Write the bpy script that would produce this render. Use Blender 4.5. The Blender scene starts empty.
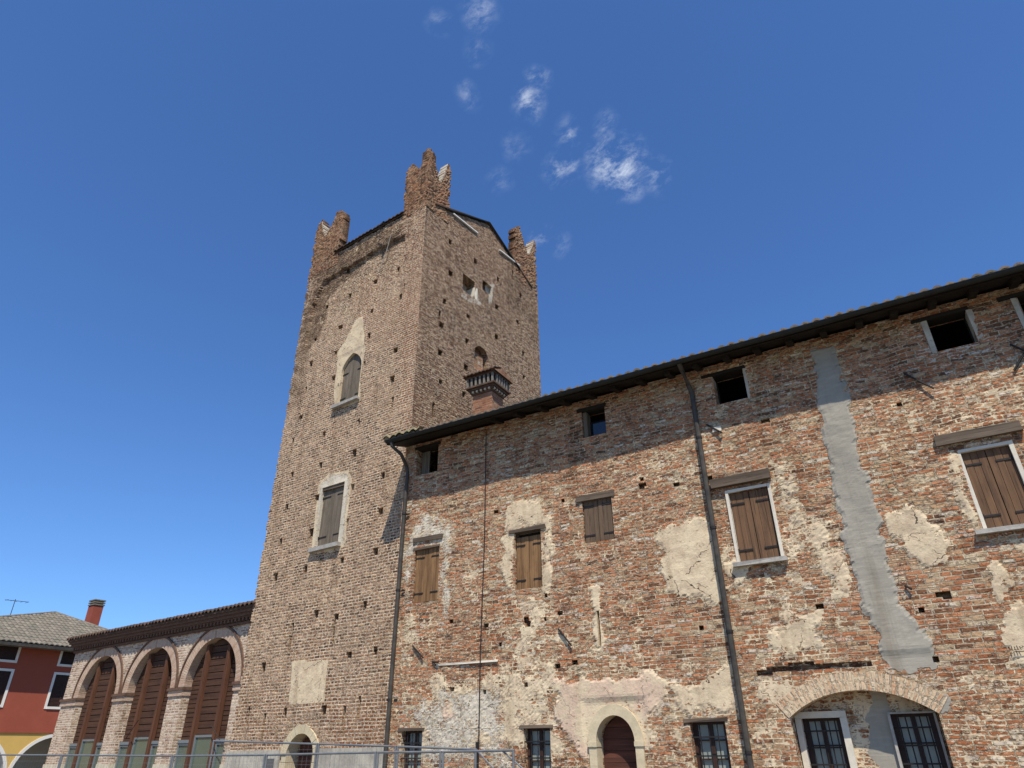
import bpy, math, random
import numpy as np
from mathutils import Vector, Matrix
random.seed(7)
R_ = math.radians
scene = bpy.context.scene

# ------------------------------------------------------------------ camera
CAM = np.array([10.8911, -13.0, 1.6])
CR = np.array([0.861142, 0.508244, -0.011057])
CU = np.array([0.252111, -0.408073, 0.877449])
CF = np.array([-0.441446, 0.758396, 0.479543])
FPX = 670.285
cd = bpy.data.cameras.new('camera'); cam = bpy.data.objects.new('camera', cd)
scene.collection.objects.link(cam)
cam.matrix_world = Matrix(((CR[0], CU[0], -CF[0], CAM[0]), (CR[1], CU[1], -CF[1], CAM[1]), (CR[2], CU[2], -CF[2], CAM[2]), (0, 0, 0, 1)))
cd.sensor_width = 36; cd.lens = FPX * 36 / 1024; cd.clip_end = 4000; cd.clip_start = 0.05
scene.camera = cam

# ------------------------------------------------------------------ sky, sun, exposure
SUN_AZ, SUN_EL = 35.0, 58.5          # azimuth measured from -Y towards +X
sd = Vector((math.sin(R_(SUN_AZ)) * math.cos(R_(SUN_EL)), -math.cos(R_(SUN_AZ)) * math.cos(R_(SUN_EL)), math.sin(R_(SUN_EL))))
sl = bpy.data.lights.new('sun', 'SUN'); sl.energy = 5.0; sl.angle = R_(0.53); sl.color = (1.0, 0.94, 0.84)
so = bpy.data.objects.new('sun', sl); scene.collection.objects.link(so)
so.rotation_euler = sd.to_track_quat('Z', 'Y').to_euler(); so.location = (20, -30, 40)
scene.view_settings.view_transform = 'Standard'; scene.view_settings.look = 'None'
scene.view_settings.exposure = 0.30; scene.view_settings.gamma = 1.0
SKY_STRENGTH = 0.108
world = bpy.data.worlds.new('World'); scene.world = world; world.use_nodes = True


def pxdir(x, y):
    d = CR * (x - 512) / FPX + CU * (384 - y) / FPX + CF
    return d / np.linalg.norm(d)


class NG:
    """tiny node-graph helper"""
    def __init__(s, tree):
        s.t = tree; s.n = tree.nodes; s.l = tree.links
        s.n.clear()

    def node(s, typ, ins=None, **props):
        nd = s.n.new(typ)
        for k, v in props.items(): setattr(nd, k, v)
        if ins:
            for k, v in ins.items(): s.put(nd.inputs[k], v)
        return nd

    def put(s, sock, v):
        if isinstance(v, bpy.types.NodeSocket): s.l.new(v, sock)
        elif isinstance(v, (tuple, list)):
            v = tuple(v)
            if len(sock.default_value) == 4 and len(v) == 3: v = v + (1,)
            sock.default_value = v
        else: sock.default_value = v

    def m(s, op, a, b=0.0, c=0.0, clamp=False):
        nd = s.n.new('ShaderNodeMath'); nd.operation = op; nd.use_clamp = clamp
        s.put(nd.inputs[0], a); s.put(nd.inputs[1], b); s.put(nd.inputs[2], c)
        return nd.outputs[0]

    def mix(s, f, a, b, blend='MIX'):
        nd = s.n.new('ShaderNodeMix'); nd.data_type = 'RGBA'; nd.blend_type = blend
        s.put(nd.inputs[0], f); s.put(nd.inputs[6], a); s.put(nd.inputs[7], b)
        return nd.outputs[2]

    def mixf(s, f, a, b):
        nd = s.n.new('ShaderNodeMix'); nd.data_type = 'FLOAT'
        s.put(nd.inputs[0], f); s.put(nd.inputs[2], a); s.put(nd.inputs[3], b)
        return nd.outputs[0]

    def vadd(s, a, b):
        nd = s.n.new('ShaderNodeVectorMath'); nd.operation = 'ADD'
        s.put(nd.inputs[0], a); s.put(nd.inputs[1], b); return nd.outputs[0]

    def vmul(s, a, b):
        nd = s.n.new('ShaderNodeVectorMath'); nd.operation = 'MULTIPLY'
        s.put(nd.inputs[0], a); s.put(nd.inputs[1], b); return nd.outputs[0]

    def noise(s, vec, scale, detail=3.0, rough=0.55, out='Fac', **kw):
        nd = s.node('ShaderNodeTexNoise', {'Vector': vec, 'Scale': scale, 'Detail': detail, 'Roughness': rough}, **kw)
        return nd.outputs[out]

    def ramp(s, f, stops, interp='LINEAR'):
        nd = s.n.new('ShaderNodeValToRGB'); cr = nd.color_ramp; cr.interpolation = interp
        s.put(nd.inputs[0], f)
        while len(cr.elements) > 1: cr.elements.remove(cr.elements[0])
        cr.elements[0].position = stops[0][0]; cr.elements[0].color = tuple(stops[0][1]) + (1,)
        for p, c in stops[1:]:
            e = cr.elements.new(p); e.color = tuple(c) + (1,)
        return nd.outputs[0]

    def step(s, f, lo, hi):
        nd = s.n.new('ShaderNodeMapRange'); nd.interpolation_type = 'SMOOTHSTEP'
        s.put(nd.inputs[0], f); s.put(nd.inputs[1], lo); s.put(nd.inputs[2], hi)
        return nd.outputs[0]


g = NG(world.node_tree)
sky = g.node('ShaderNodeTexSky', sky_type='NISHITA', sun_disc=False, sun_elevation=R_(SUN_EL),
             sun_rotation=math.atan2(sd.x, sd.y), altitude=100.0, air_density=1.0, dust_density=0.35, ozone_density=3.2)
tc = g.node('ShaderNodeTexCoord')
dirv = tc.outputs['Generated']
# thin cirrus wisps, placed by direction in the sky
wob = g.noise(dirv, 9.0, 4.0, 0.6, out='Color')
dv2 = g.vadd(dirv, g.vmul(g.vadd(wob, (-.5, -.5, -.5)), (0.05, 0.05, 0.05)))
blobs = [((617, 163), 0.040, 1.25), ((624, 182), .026, 1.0), ((656, 175), 0.022, .62), ((528, 102), 0.020, .95), ((538, 76), 0.014, .7), ((560, 165), 0.024, .7), ((566, 132), .02, .5), ((540, 236), 0.020, .5),
         ((480, 12), 0.020, .6), ((440, 20), 0.016, .4), ((466, 98), 0.016, .45), ((515, 145), 0.02, .3), ((612, 122), 0.018, .5), ((478, 52), .018, .3), ((500, 180), .02, .25), ((560, 245), .018, .25)]
acc = None
for (p, r, s_) in blobs:
    d = pxdir(*p)
    ds = g.node('ShaderNodeVectorMath', {0: dv2, 1: tuple(d)}, operation='DISTANCE').outputs['Value']
    f = g.m('MULTIPLY', g.step(ds, r * 1.5, 0.0), s_)
    acc = f if acc is None else g.m('MAXIMUM', acc, f)
st = g.node('ShaderNodeMapping', {'Vector': dirv, 'Rotation': (0.9, 0.2, -0.5), 'Scale': (1.0, 1.9, 1.2)}).outputs[0]
n1 = g.node('ShaderNodeTexNoise', {'Vector': st, 'Scale': 24.0, 'Detail': 10.0, 'Roughness': 0.68, 'Distortion': 0.25}).outputs['Fac']
n2 = g.noise(dirv, 85.0, 6.0, 0.7)
cl = g.m('MULTIPLY', acc, g.step(g.m('ADD', g.m('MULTIPLY', n1, .88), g.m('MULTIPLY', n2, .12)), 0.42, 0.70))
cl = g.m('MULTIPLY', cl, 0.60, clamp=True)
skyc = g.node('ShaderNodeHueSaturation', {'Hue': 0.5, 'Saturation': 1.02, 'Value': 1.0, 'Color': g.mix(1.0, sky.outputs[0], (.675, .93, 1.27), 'MULTIPLY')}).outputs[0]
col = g.mix(cl, skyc, (7.6, 8.2, 9.0))
bg = g.node('ShaderNodeBackground', {'Color': col, 'Strength': SKY_STRENGTH})
ow = g.node('ShaderNodeOutputWorld', {'Surface': bg.outputs[0]})

# ------------------------------------------------------------------ frames
TL = np.array([-0.99583757, 0.09114567, 0.0])       # along the tower front, leftwards
TN = np.array([0.09114567, 0.99583757, 0.0])        # into the tower
C0 = np.array([-0.21878, 0.40002, 0.0])             # tower's near corner on the ground


class Frame:
    def __init__(s, o, ex, ey):
        s.o = np.array(o, float); s.ex = np.array(ex, float); s.ey = np.array(ey, float)

    def w(s, x, y, z):
        return s.o + s.ex * x + s.ey * y + np.array([0, 0, z])

    def hit(s, px, py, y=0.0):
        d = pxdir(px, py); p0 = s.o + s.ey * y
        t = ((p0 - CAM) @ s.ey) / (d @ s.ey); P = CAM + t * d - s.o
        return float(P @ s.ex), float(P[2])

    def poly(s, pts, y=0.0): return [s.hit(a, b, y) for a, b in pts]

    def rect(s, a, b, y=0.0):
        p, q = s.hit(*a, y), s.hit(*b, y)
        return min(p[0], q[0]), max(p[0], q[0]), min(p[1], q[1]), max(p[1], q[1])


WG = Frame((0, 0, 0), (1, 0, 0), (0, 1, 0))          # wing front
TF = Frame(C0, -TL, TN)                              # tower front; x runs right, so it is negative on the wall
TS = Frame(C0, TN, TL)                               # tower side
AF = Frame(C0 + TN * 0.3, -TL, TN)                   # arcade front
HF = Frame(C0 + TL * 28.0, TN, TL)                   # red house front


# ------------------------------------------------------------------ numpy noise and masks
def vnoise(x, y, seed=0):
    xi = np.floor(x).astype(np.int64); yi = np.floor(y).astype(np.int64)
    fx = x - xi; fy = y - yi; fx = fx * fx * (3 - 2 * fx); fy = fy * fy * (3 - 2 * fy)

    def h(a, b):
        n = (a * 374761393 + b * 668265263 + seed * 974634777) & 0xffffffff
        n = ((n ^ (n >> 13)) * 1274126177) & 0xffffffff
        return ((n ^ (n >> 16)) & 0xffff) / 65535.0
    return (h(xi, yi) * (1 - fx) + h(xi + 1, yi) * fx) * (1 - fy) + (h(xi, yi + 1) * (1 - fx) + h(xi + 1, yi + 1) * fx) * fy


def fbm(x, y, f=1.0, o=4, seed=0):
    a = 0.5; s = np.zeros_like(x, dtype=float); t = 0
    for i in range(o):
        s += a * vnoise(x * f, y * f, seed + i * 17); t += a; a *= 0.55; f *= 2.03
    return s / t


def sdpoly(x, z, pts):
    """signed distance, positive inside"""
    d = np.full(x.shape, 1e9); ins = np.zeros(x.shape, bool)
    n = len(pts)
    for i in range(n):
        ax, az = pts[i]; bx, bz = pts[(i + 1) % n]
        ex, ez = bx - ax, bz - az; L = ex * ex + ez * ez + 1e-9
        t = np.clip(((x - ax) * ex + (z - az) * ez) / L, 0, 1)
        d = np.minimum(d, np.hypot(x - ax - t * ex, z - az - t * ez))
        c = ((az > z) != (bz > z)) & (x < (bx - ax) * (z - az) / (bz - az + 1e-12) + ax)
        ins ^= c
    return np.where(ins, d, -d)


def sstep(v, a, b):
    t = np.clip((v - a) / (b - a), 0, 1); return t * t * (3 - 2 * t)


# ------------------------------------------------------------------ object helpers
def coll_link(o): scene.collection.objects.link(o); return o


def tag(o, label=None, cat=None, group=None, kind=None):
    if label: o['label'] = label
    if cat: o['category'] = cat
    if group: o['group'] = group
    if kind: o['kind'] = kind
    return o


def thing(name, label, cat, loc=(0, 0, 0), group=None):
    o = bpy.data.objects.new(name, None); o.empty_display_size = 0.3; coll_link(o); o.location = tuple(loc)
    return tag(o, label, cat, group)


def rootloc(p):
    v = Vector((0, 0, 0))
    while p is not None: v = v + p.location; p = p.parent
    return v


def build(name, verts, faces, mat, parent=None, uvs=None, smooth=False, attrs=None, mats=None, midx=None):
    me = bpy.data.meshes.new(name)
    off = rootloc(parent)
    V = np.asarray(verts, float) - np.array(off)
    me.from_pydata(V.tolist(), [], faces if isinstance(faces, list) else faces.tolist())
    if mats:
        for m_ in mats: me.materials.append(m_)
        if midx is not None: me.polygons.foreach_set('material_index', np.asarray(midx, np.int32))
    else: me.materials.append(mat)
    if uvs is not None:
        uv = me.uv_layers.new(name='UVMap'); uv.data.foreach_set('uv', np.asarray(uvs, np.float32).ravel())
    if smooth: me.polygons.foreach_set('use_smooth', [True] * len(me.polygons))
    if attrs:
        for k, v in attrs.items():
            at = me.attributes.new(k, 'FLOAT', 'POINT'); at.data.foreach_set('value', np.asarray(v, np.float32))
    me.update()
    o = bpy.data.objects.new(name, me); coll_link(o)
    if parent is not None: o.parent = parent
    return o


class MB:
    """collects boxes, prisms and tubes given in a frame; UVs in metres"""
    def __init__(s, fr=WG): s.f = fr; s.v = []; s.fc = []; s.uv = []; s.sm = False

    def quad(s, pts, uv=None):
        i = len(s.v); s.v += [s.f.w(*p) for p in pts]; s.fc.append(list(range(i, i + len(pts))))
        if uv is None:
            a = np.array(pts, float); n = np.abs(np.cross(a[1] - a[0], a[2] - a[0]))
            k = int(np.argmax(n)); ax = [(1, 2), (0, 1), (0, 2)][[0, 2, 1].index(k)] if False else {0: (1, 2), 1: (0, 2), 2: (0, 1)}[k]
            uv = [(p[ax[0]], p[ax[1]]) for p in pts]
        s.uv += list(uv)

    def box(s, x0, x1, y0, y1, z0, z1, rot=0.0, jit=0.0):
        P = [[x0, y0, z0], [x1, y0, z0], [x1, y1, z0], [x0, y1, z0], [x0, y0, z1], [x1, y0, z1], [x1, y1, z1], [x0, y1, z1]]
        if rot:
            cx, cz = (x0 + x1) / 2, (z0 + z1) / 2; c, n = math.cos(rot), math.sin(rot)
            P = [[cx + (a - cx) * c - (b - cz) * n, y, cz + (a - cx) * n + (b - cz) * c] for a, y, b in P]
        if jit: P = [[a + random.uniform(-jit, jit), y + random.uniform(-jit, jit), b + random.uniform(-jit, jit)] for a, y, b in P]
        for q in ((0, 1, 5, 4), (1, 2, 6, 5), (2, 3, 7, 6), (3, 0, 4, 7), (4, 5, 6, 7), (3, 2, 1, 0)):
            s.quad([P[k] for k in q])

    def prism(s, poly, y0, y1):
        n = len(poly)
        s.quad([(a, y0, b) for a, b in poly]); s.quad([(a, y1, b) for a, b in poly][::-1])
        L = 0
        for i in range(n):
            a, b = poly[i]; c, d = poly[(i + 1) % n]; e = math.hypot(c - a, d - b)
            s.quad([(a, y0, b), (a, y1, b), (c, y1, d), (c, y0, d)], [(0, L), (y1 - y0, L), (y1 - y0, L + e), (0, L + e)]); L += e

    def tube(s, pts, r, n=8, cap=True):
        pts = [np.array(p, float) for p in pts]; rings = []
        rr = r if isinstance(r, (list, tuple)) else [r] * len(pts)
        L = 0
        for i, p in enumerate(pts):
            d = pts[min(i + 1, len(pts) - 1)] - pts[max(i - 1, 0)]; d = d / (np.linalg.norm(d) + 1e-9)
            a = np.array([0, 1, 0.]) if abs(d[1]) < .8 else np.array([1., 0, 0])
            u = np.cross(d, a); u /= np.linalg.norm(u); v = np.cross(d, u)
            rings.append([tuple(p + rr[i] * (u * math.cos(2 * math.pi * k / n) + v * math.sin(2 * math.pi * k / n))) for k in range(n)])
        for i in range(len(pts) - 1):
            e = float(np.linalg.norm(pts[i + 1] - pts[i]))
            for k in range(n):
                k2 = (k + 1) % n
                s.quad([rings[i][k], rings[i][k2], rings[i + 1][k2], rings[i + 1][k]],
                       [(k * .03, L), (k * .03 + .03, L), (k * .03 + .03, L + e), (k * .03, L + e)])
            L += e
        if cap:
            s.quad(rings[0][::-1]); s.quad(rings[-1])

    def arch_ring(s, cx, zs, ri, ro, y0, y1, a0=0.0, a1=math.pi, n=28, squash=1.0):
        """half ring; uv = (radial, arc)"""
        for i in range(n):
            t0 = a0 + (a1 - a0) * i / n; t1 = a0 + (a1 - a0) * (i + 1) / n
            def P(r, t, y): return (cx + r * math.cos(t), y, zs + squash * r * math.sin(t))
            m = (ri + ro) / 2
            u0, u1 = t0 * m, t1 * m
            s.quad([P(ri, t1, y0), P(ri, t0, y0), P(ro, t0, y0), P(ro, t1, y0)], [(0, u1), (0, u0), (ro - ri, u0), (ro - ri, u1)])
            s.quad([P(ri, t0, y0), P(ri, t1, y0), P(ri, t1, y1), P(ri, t0, y1)], [(0, u0), (0, u1), (y1 - y0, u1), (y1 - y0, u0)])
            s.quad([P(ro, t1, y0), P(ro, t0, y0), P(ro, t0, y1), P(ro, t1, y1)], [(0, u1), (0, u0), (y1 - y0, u0), (y1 - y0, u1)])
            if i == 0: s.quad([P(ri, t0, y0), P(ri, t0, y1), P(ro, t0, y1), P(ro, t0, y0)])
            if i == n - 1: s.quad([P(ri, t1, y0), P(ro, t1, y0), P(ro, t1, y1), P(ri, t1, y1)])

    def out(s, name, mat, parent=None, smooth=False):
        return build(name, s.v, s.fc, mat, parent, s.uv, smooth)


def sheet(name, fr, x0, x1, z0, z1, cell, mat, parent=None, lines_x=(), lines_z=(), openings=(), keep=None, disp=None, attrs=None, thick=0.0, cellz=None, uvoff=(0, 0)):
    """dense wall surface. openings: dicts(inside(x,z)->bool, depth, back(bool), snap(x,z)->x,z or None)"""
    cz = cellz or cell

    def grid(a, b, c, sp):
        sp = sorted(v for v in set([a, b] + list(sp)) if a <= v <= b)
        out = [sp[0]]
        for p, q in zip(sp[:-1], sp[1:]):
            if q - p < 1e-4: continue
            k = max(1, int(round((q - p) / c)))
            out += [p + (q - p) * i / k for i in range(1, k + 1)]
        return np.array(out)
    X = grid(x0, x1, cell, lines_x); Z = grid(z0, z1, cz, lines_z)
    nx, nz = len(X), len(Z)
    GX, GZ = np.meshgrid(X, Z)                     # [z,x]
    CX, CZ = (GX[:-1, :-1] + GX[1:, 1:]) / 2, (GZ[:-1, :-1] + GZ[1:, 1:]) / 2
    state = np.zeros(CX.shape, int)                # 0 keep, -1 outside, k>0 opening
    if keep is not None: state[~keep(CX, CZ)] = -1
    for k, op in enumerate(openings):
        state[(op['inside'](CX, CZ)) & (state == 0)] = k + 1
    GX0, GZ0 = GX.copy(), GZ.copy()
    # snap vertices lying between kept and removed cells to the true outline of curved openings
    S = np.full((nz + 1, nx + 1), -2); S[1:-1, 1:-1] = state
    q = np.stack([S[:-1, :-1], S[:-1, 1:], S[1:, :-1], S[1:, 1:]])
    for k, op in enumerate(openings):
        if op.get('snap'):
            bd = (q == k + 1).any(0) & (q == 0).any(0)
            a, b = op['snap'](GX[bd], GZ[bd]); GX[bd] = a; GZ[bd] = b
    dy = disp(GX, GZ) if disp is not None else np.zeros_like(GX)
    dy = dy * np.ones_like(GX)
    idx = np.arange(nx * nz).reshape(nz, nx)
    P = fr.o[None, None] + GX[..., None] * fr.ex + dy[..., None] * fr.ey; P[..., 2] += GZ
    verts = [P.reshape(-1, 3)]; faces = []; uvs = []
    kz, kx = np.nonzero(state == 0)
    F = np.stack([idx[kz, kx], idx[kz, kx + 1], idx[kz + 1, kx + 1], idx[kz + 1, kx]], 1)
    UX, UZ = GX.ravel() + uvoff[0], GZ.ravel() + uvoff[1]
    faces.append(F); uvs.append(np.stack([UX[F], UZ[F]], -1).reshape(-1, 2))
    A = {k: [v.ravel()] for k, v in (attrs(GX, GZ) if attrs else {}).items()}
    nv = nx * nz

    def rim(mask_in, depth, with_back, extra=None):
        nonlocal nv
        # duplicated vertices at depth
        P2 = fr.o[None, None] + GX[..., None] * fr.ex + (np.full_like(dy, depth))[..., None] * fr.ey; P2[..., 2] += GZ
        used = np.zeros((nz, nx), bool)
        ez, exx = np.nonzero(mask_in)
        fl = []; ul = []
        M = np.zeros((nz + 1, nx + 1), bool); M[1:-1, 1:-1] = mask_in
        K = np.zeros((nz + 1, nx + 1), bool); K[1:-1, 1:-1] = (state == 0)
        for z_, x_ in zip(ez, exx):
            a, b, c, d = (z_, x_), (z_, x_ + 1), (z_ + 1, x_ + 1), (z_ + 1, x_)
            for (nb, e) in (((z_, x_ + 1), (a, b)), ((z_ + 2, x_ + 1), (c, d)), ((z_ + 1, x_), (d, a)), ((z_ + 1, x_ + 2), (b, c))):
                if K[nb] or (extra is not None and not M[nb]):
                    fl.append(e); used[e[0]] = True; used[e[1]] = True
            if with_back: used[z_:z_ + 2, x_:x_ + 2] = True
        m2 = np.full((nz, nx), -1); ui = np.nonzero(used.ravel())[0]; m2.ravel()[ui] = nv + np.arange(len(ui))
        verts.append(P2.reshape(-1, 3)[ui]); nv += len(ui)
        for k in A: A[k].append(A[k][0][ui] if not (with_back and k == 'dark') else np.ones(len(ui)))  # back vertices painted dark, putting the shade of holes into the colour
        FF = []; UU = []
        for e0, e1 in fl:
            FF.append((idx[e0], idx[e1], m2[e1], m2[e0]))
            hz = abs(GZ[e0] - GZ[e1]) > abs(GX[e0] - GX[e1])
            for e, dd in ((e0, 0), (e1, 0), (e1, depth), (e0, depth)):
                UU.append((GX[e] + dd + uvoff[0], GZ[e] + uvoff[1]) if hz else (GX[e] + uvoff[0], GZ[e] + dd + uvoff[1]))
        if with_back:
            for z_, x_ in zip(ez, exx):
                FF.append((m2[z_, x_], m2[z_, x_ + 1], m2[z_ + 1, x_ + 1], m2[z_ + 1, x_]))
                for e in ((z_, x_), (z_, x_ + 1), (z_ + 1, x_ + 1), (z_ + 1, x_)): UU.append((GX[e], GZ[e]))
        if FF:
            faces.append(np.array(FF)); uvs.append(np.array(UU, float))
    for k, op in enumerate(openings):
        if (state == k + 1).any(): rim(state == k + 1, op['depth'], op.get('back', False))
    if thick:
        rim(state == 0, thick, True, extra=True)
    FA = np.concatenate(faces)
    o = build(name, np.concatenate(verts), FA, mat, parent, np.concatenate(uvs), False, {k: np.concatenate(v) for k, v in A.items()} if A else None)
    return o


def op_rect(r, depth, back=False):
    x0, x1, z0, z1 = r
    return dict(inside=lambda x, z: (x > x0) & (x < x1) & (z > z0) & (z < z1), depth=depth, back=back, rect=r)


def op_hole(x, z, w=.13, h=.13, depth=.45):
    return op_rect((x - w / 2, x + w / 2, z - h / 2, z + h / 2), depth, True)


def op_arch(cx, hw, zs, depth, squash=1.0, z0=-1.0, pointed=False):
    """jambs from z0 to zs, then a half ellipse (hw, hw*squash)"""
    def inside(x, z):
        u = (x - cx) / hw; v = (z - zs) / (hw * squash)
        if pointed: top = (np.abs(u) < 1) & (z >= zs) & (v < np.sqrt(np.clip(1 - ((np.abs(u) + 1) / 2) ** 2, 0, 1)) / .8660)
        else: top = (u * u + v * v < 1) & (z >= zs)
        return top | ((np.abs(u) < 1) & (z < zs) & (z > z0))

    def snap(x, z):
        x = x.copy(); z = z.copy()
        up = z >= zs - 1e-6
        if pointed:
            u = np.clip(np.abs(x - cx) / hw, 0, 1); zz = zs + hw * squash * np.sqrt(np.clip(1 - ((u + 1) / 2) ** 2, 0, 1)) / .8660
            steep = u > .75
            z2 = np.where(up & ~steep, zz, z)
            v = np.clip((z - zs) / (hw * squash) * .866, 0, 1)
            uu = 2 * np.sqrt(1 - v * v) - 1
            x2 = np.where(up & steep, cx + np.sign(x - cx) * hw * uu, np.where(up, x, cx + np.sign(x - cx) * hw))
            return x2, z2
        u = (x - cx) / hw; v = (z - zs) / (hw * squash); r = np.hypot(u, v) + 1e-9
        x2 = np.where(up, cx + (x - cx) / r, cx + np.sign(x - cx) * hw); z2 = np.where(up, zs + (z - zs) / r, z)
        return x2, z2
    return dict(inside=inside, depth=depth, snap=snap, back=False)


# ------------------------------------------------------------------ materials
def new_mat(name):
    m = bpy.data.materials.new(name); m.use_nodes = True
    return m, NG(m.node_tree)


def finish(g, col, rough=0.85, height=None, dist=0.01, spec=0.25, strength=1.0, metallic=0.0):
    b = g.node('ShaderNodeBsdfPrincipled', {'Base Color': col, 'Roughness': rough, 'Metallic': metallic, 'Specular IOR Level': spec})
    if height is not None:
        bp = g.node('ShaderNodeBump', {'Height': height, 'Distance': dist, 'Strength': strength})
        g.l.new(bp.outputs[0], b.inputs['Normal'])
    g.node('ShaderNodeOutputMaterial', {'Surface': b.outputs[0]})


def attr(g, n): return g.node('ShaderNodeAttribute', attribute_name=n).outputs['Fac']


def brick_mat(name, ramp_cols, mortar, bw=.26, rh=.078, ms=.012, wob=.012, white=.06, darkb=.06, mortar2=None,
              plaster=(.63, .51, .335), plaster2=(.50, .38, .25), pink=(.62, .42, .32), cement=(.37, .335, .268), whitec=(.66, .60, .48), stain=(.10, .075, .055), redc=(.33, .12, .065), speck=.5, relief=.012, offx=0.0, base_pl=0.0, und=.8, limes=.5, satk=1.18, streak=.5, coarse=0.0):
    def sat(c, k=satk):
        L = .3 * c[0] + .59 * c[1] + .11 * c[2]; return tuple(max(.004, L + (v - L) * k) for v in c)
    ramp_cols = [(p, sat(c)) for p, c in ramp_cols]; mortar = sat(mortar, 1.1); redc = sat(redc, 1.15)
    m, g = new_mat(name)
    uv = g.node('ShaderNodeUVMap', uv_map='UVMap').outputs[0]
    a_pl, a_wh, a_ce, a_pi, a_dk, a_nt, a_rd = [attr(g, k) for k in ('plaster', 'white', 'cement', 'pink', 'dark', 'neat', 'red')]
    if base_pl: a_pl = g.m('ADD', a_pl, base_pl)
    # wobble of the courses
    nA = g.noise(uv, 1.3, 3.0, .6, out='Color'); nB = g.noise(uv, 7.0, 2.0, .5, out='Color')
    rough = g.m('SUBTRACT', 1.0, a_nt)
    d1 = g.vmul(g.vadd(nA, (-.5, -.5, -.5)), (.10, .16, 0)); d2 = g.vmul(g.vadd(nB, (-.5, -.5, -.5)), (wob * 5, wob * 3.2, 0))
    dd = g.vadd(d1, d2)
    sc = g.node('ShaderNodeVectorMath', {0: dd, 'Scale': g.m('MULTIPLY_ADD', rough, .85, .15)}, operation='SCALE').outputs[0]
    v = g.vadd(uv, sc)
    br = g.node('ShaderNodeTexBrick', {'Vector': v, 'Color1': (0, 0, 0), 'Color2': (1, 1, 1), 'Mortar': (.5, .5, .5), 'Scale': 1.0,
                                       'Mortar Size': ms, 'Mortar Smooth': .35, 'Bias': 0.0, 'Brick Width': bw, 'Row Height': rh}, offset=.47, offset_frequency=2, squash=.62, squash_frequency=3)
    rnd = g.node('ShaderNodeSeparateColor', {0: br.outputs['Color']}).outputs[0]
    mf = br.outputs['Fac']
    # second, broken brickwork: pieces of other sizes, used in patches
    br2 = g.node('ShaderNodeTexBrick', {'Vector': g.vadd(v, (3.13 + offx, .031, 0)), 'Color1': (0, 0, 0), 'Color2': (1, 1, 1), 'Mortar': (.5, .5, .5), 'Scale': 1.0,
                                        'Mortar Size': ms * 1.15, 'Mortar Smooth': .5, 'Bias': 0.0, 'Brick Width': bw * .6, 'Row Height': rh * .86}, offset=.38, offset_frequency=2, squash=1.5, squash_frequency=2)
    rnd2 = g.node('ShaderNodeSeparateColor', {0: br2.outputs['Color']}).outputs[0]
    sel = g.m('MULTIPLY', g.step(g.noise(uv, .9, 4.0, .6), .47, .56), rough)
    rnd = g.mixf(sel, rnd, rnd2); mf = g.mixf(sel, mf, br2.outputs['Fac'])
    big = g.noise(uv, .45, 5.0, .6); mid = g.noise(uv, 3.2, 4.0, .65); fine = g.noise(uv, 23.0, 3.0, .7); vf = g.noise(uv, 70.0, 2.0, .6)
    tone = g.m('ADD', rnd, g.m('MULTIPLY', g.m('SUBTRACT', big, .5), .9))
    tone = g.m('ADD', tone, g.m('MULTIPLY', g.m('SUBTRACT', fine, .5), .55))
    bc = g.ramp(tone, ramp_cols)
    bc = g.mix(g.m('MULTIPLY', a_rd, .75), bc, g.mix(rnd, redc, tuple(c * .55 for c in redc)))
    # neat repaired zones: evener warm brick
    bc = g.mix(g.m('MULTIPLY', a_nt, .0), bc, bc)
    mo = g.mix(g.step(mid, .35, .65), mortar, mortar2 or tuple(c * .6 for c in mortar))
    # salt and lime speckle per brick
    wv = g.step(g.m('ADD', g.m('MULTIPLY', rnd2, .55), g.m('MULTIPLY', fine, .6)), 1.0 - white * 2.6, 1.03 - white * 2.0)
    bc = g.mix(g.m('MULTIPLY', wv, .85), bc, (.56, .48, .39))
    dkv = g.step(g.m('ADD', g.m('MULTIPLY', rnd, .6), g.m('MULTIPLY', mid, .5)), .22 + darkb, .12 + darkb)
    bc = g.mix(g.m('MULTIPLY', dkv, .7), bc, (.055, .04, .032))
    col = g.mix(mf, bc, mo)
    # speckle of lime and of dark crevices
    sp = g.step(vf, .35, .70)
    v3 = g.vmul(uv, (1.0, 1.9, 1.0))
    sA = g.noise(g.vadd(v3, (5.1, 2.2, 0)), 13.0, 4.0, .72); sB = g.noise(g.vadd(v3, (15.1, 7.7, 0)), 10.0, 4.0, .75)
    zone = g.step(g.noise(uv, .8, 3.0, .6), .35, .62)
    col = g.mix(g.m('MULTIPLY', g.step(sA, .555, .635), g.m('MULTIPLY_ADD', zone, limes, limes * .4)), col, (.60, .495, .36))
    col = g.mix(g.m('MULTIPLY', g.step(sB, .46, .37), speck), col, stain)
    crev = g.m('MULTIPLY', g.step(sB, .42, .34), speck)
    if coarse:
        cf_ = g.m('MULTIPLY', g.m('SUBTRACT', 1.0, g.m('MULTIPLY', a_nt, .8)), coarse)
        c1 = g.noise(g.vadd(g.vmul(uv, (1.0, 1.9, 1.0)), (3.3, 9.1, 0)), 5.2, 2.0, .6); c2 = g.noise(g.vadd(g.vmul(uv, (1.0, 1.8, 1.0)), (13.3, 1.1, 0)), 5.8, 2.0, .65)
        k1 = g.m('MULTIPLY', g.step(c1, .555, .60), cf_); k2 = g.m('MULTIPLY', g.step(c2, .475, .425), cf_)
        col = g.mix(g.m('MULTIPLY', k1, .7), col, g.mix(rnd, (.56, .46, .33), (.40, .27, .17)))
        col = g.mix(g.m('MULTIPLY', k2, .85), col, g.mix(rnd, (.085, .05, .034), (.20, .095, .055)))
        hadd = g.m('SUBTRACT', k1, g.m('MULTIPLY', k2, 1.2))
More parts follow.
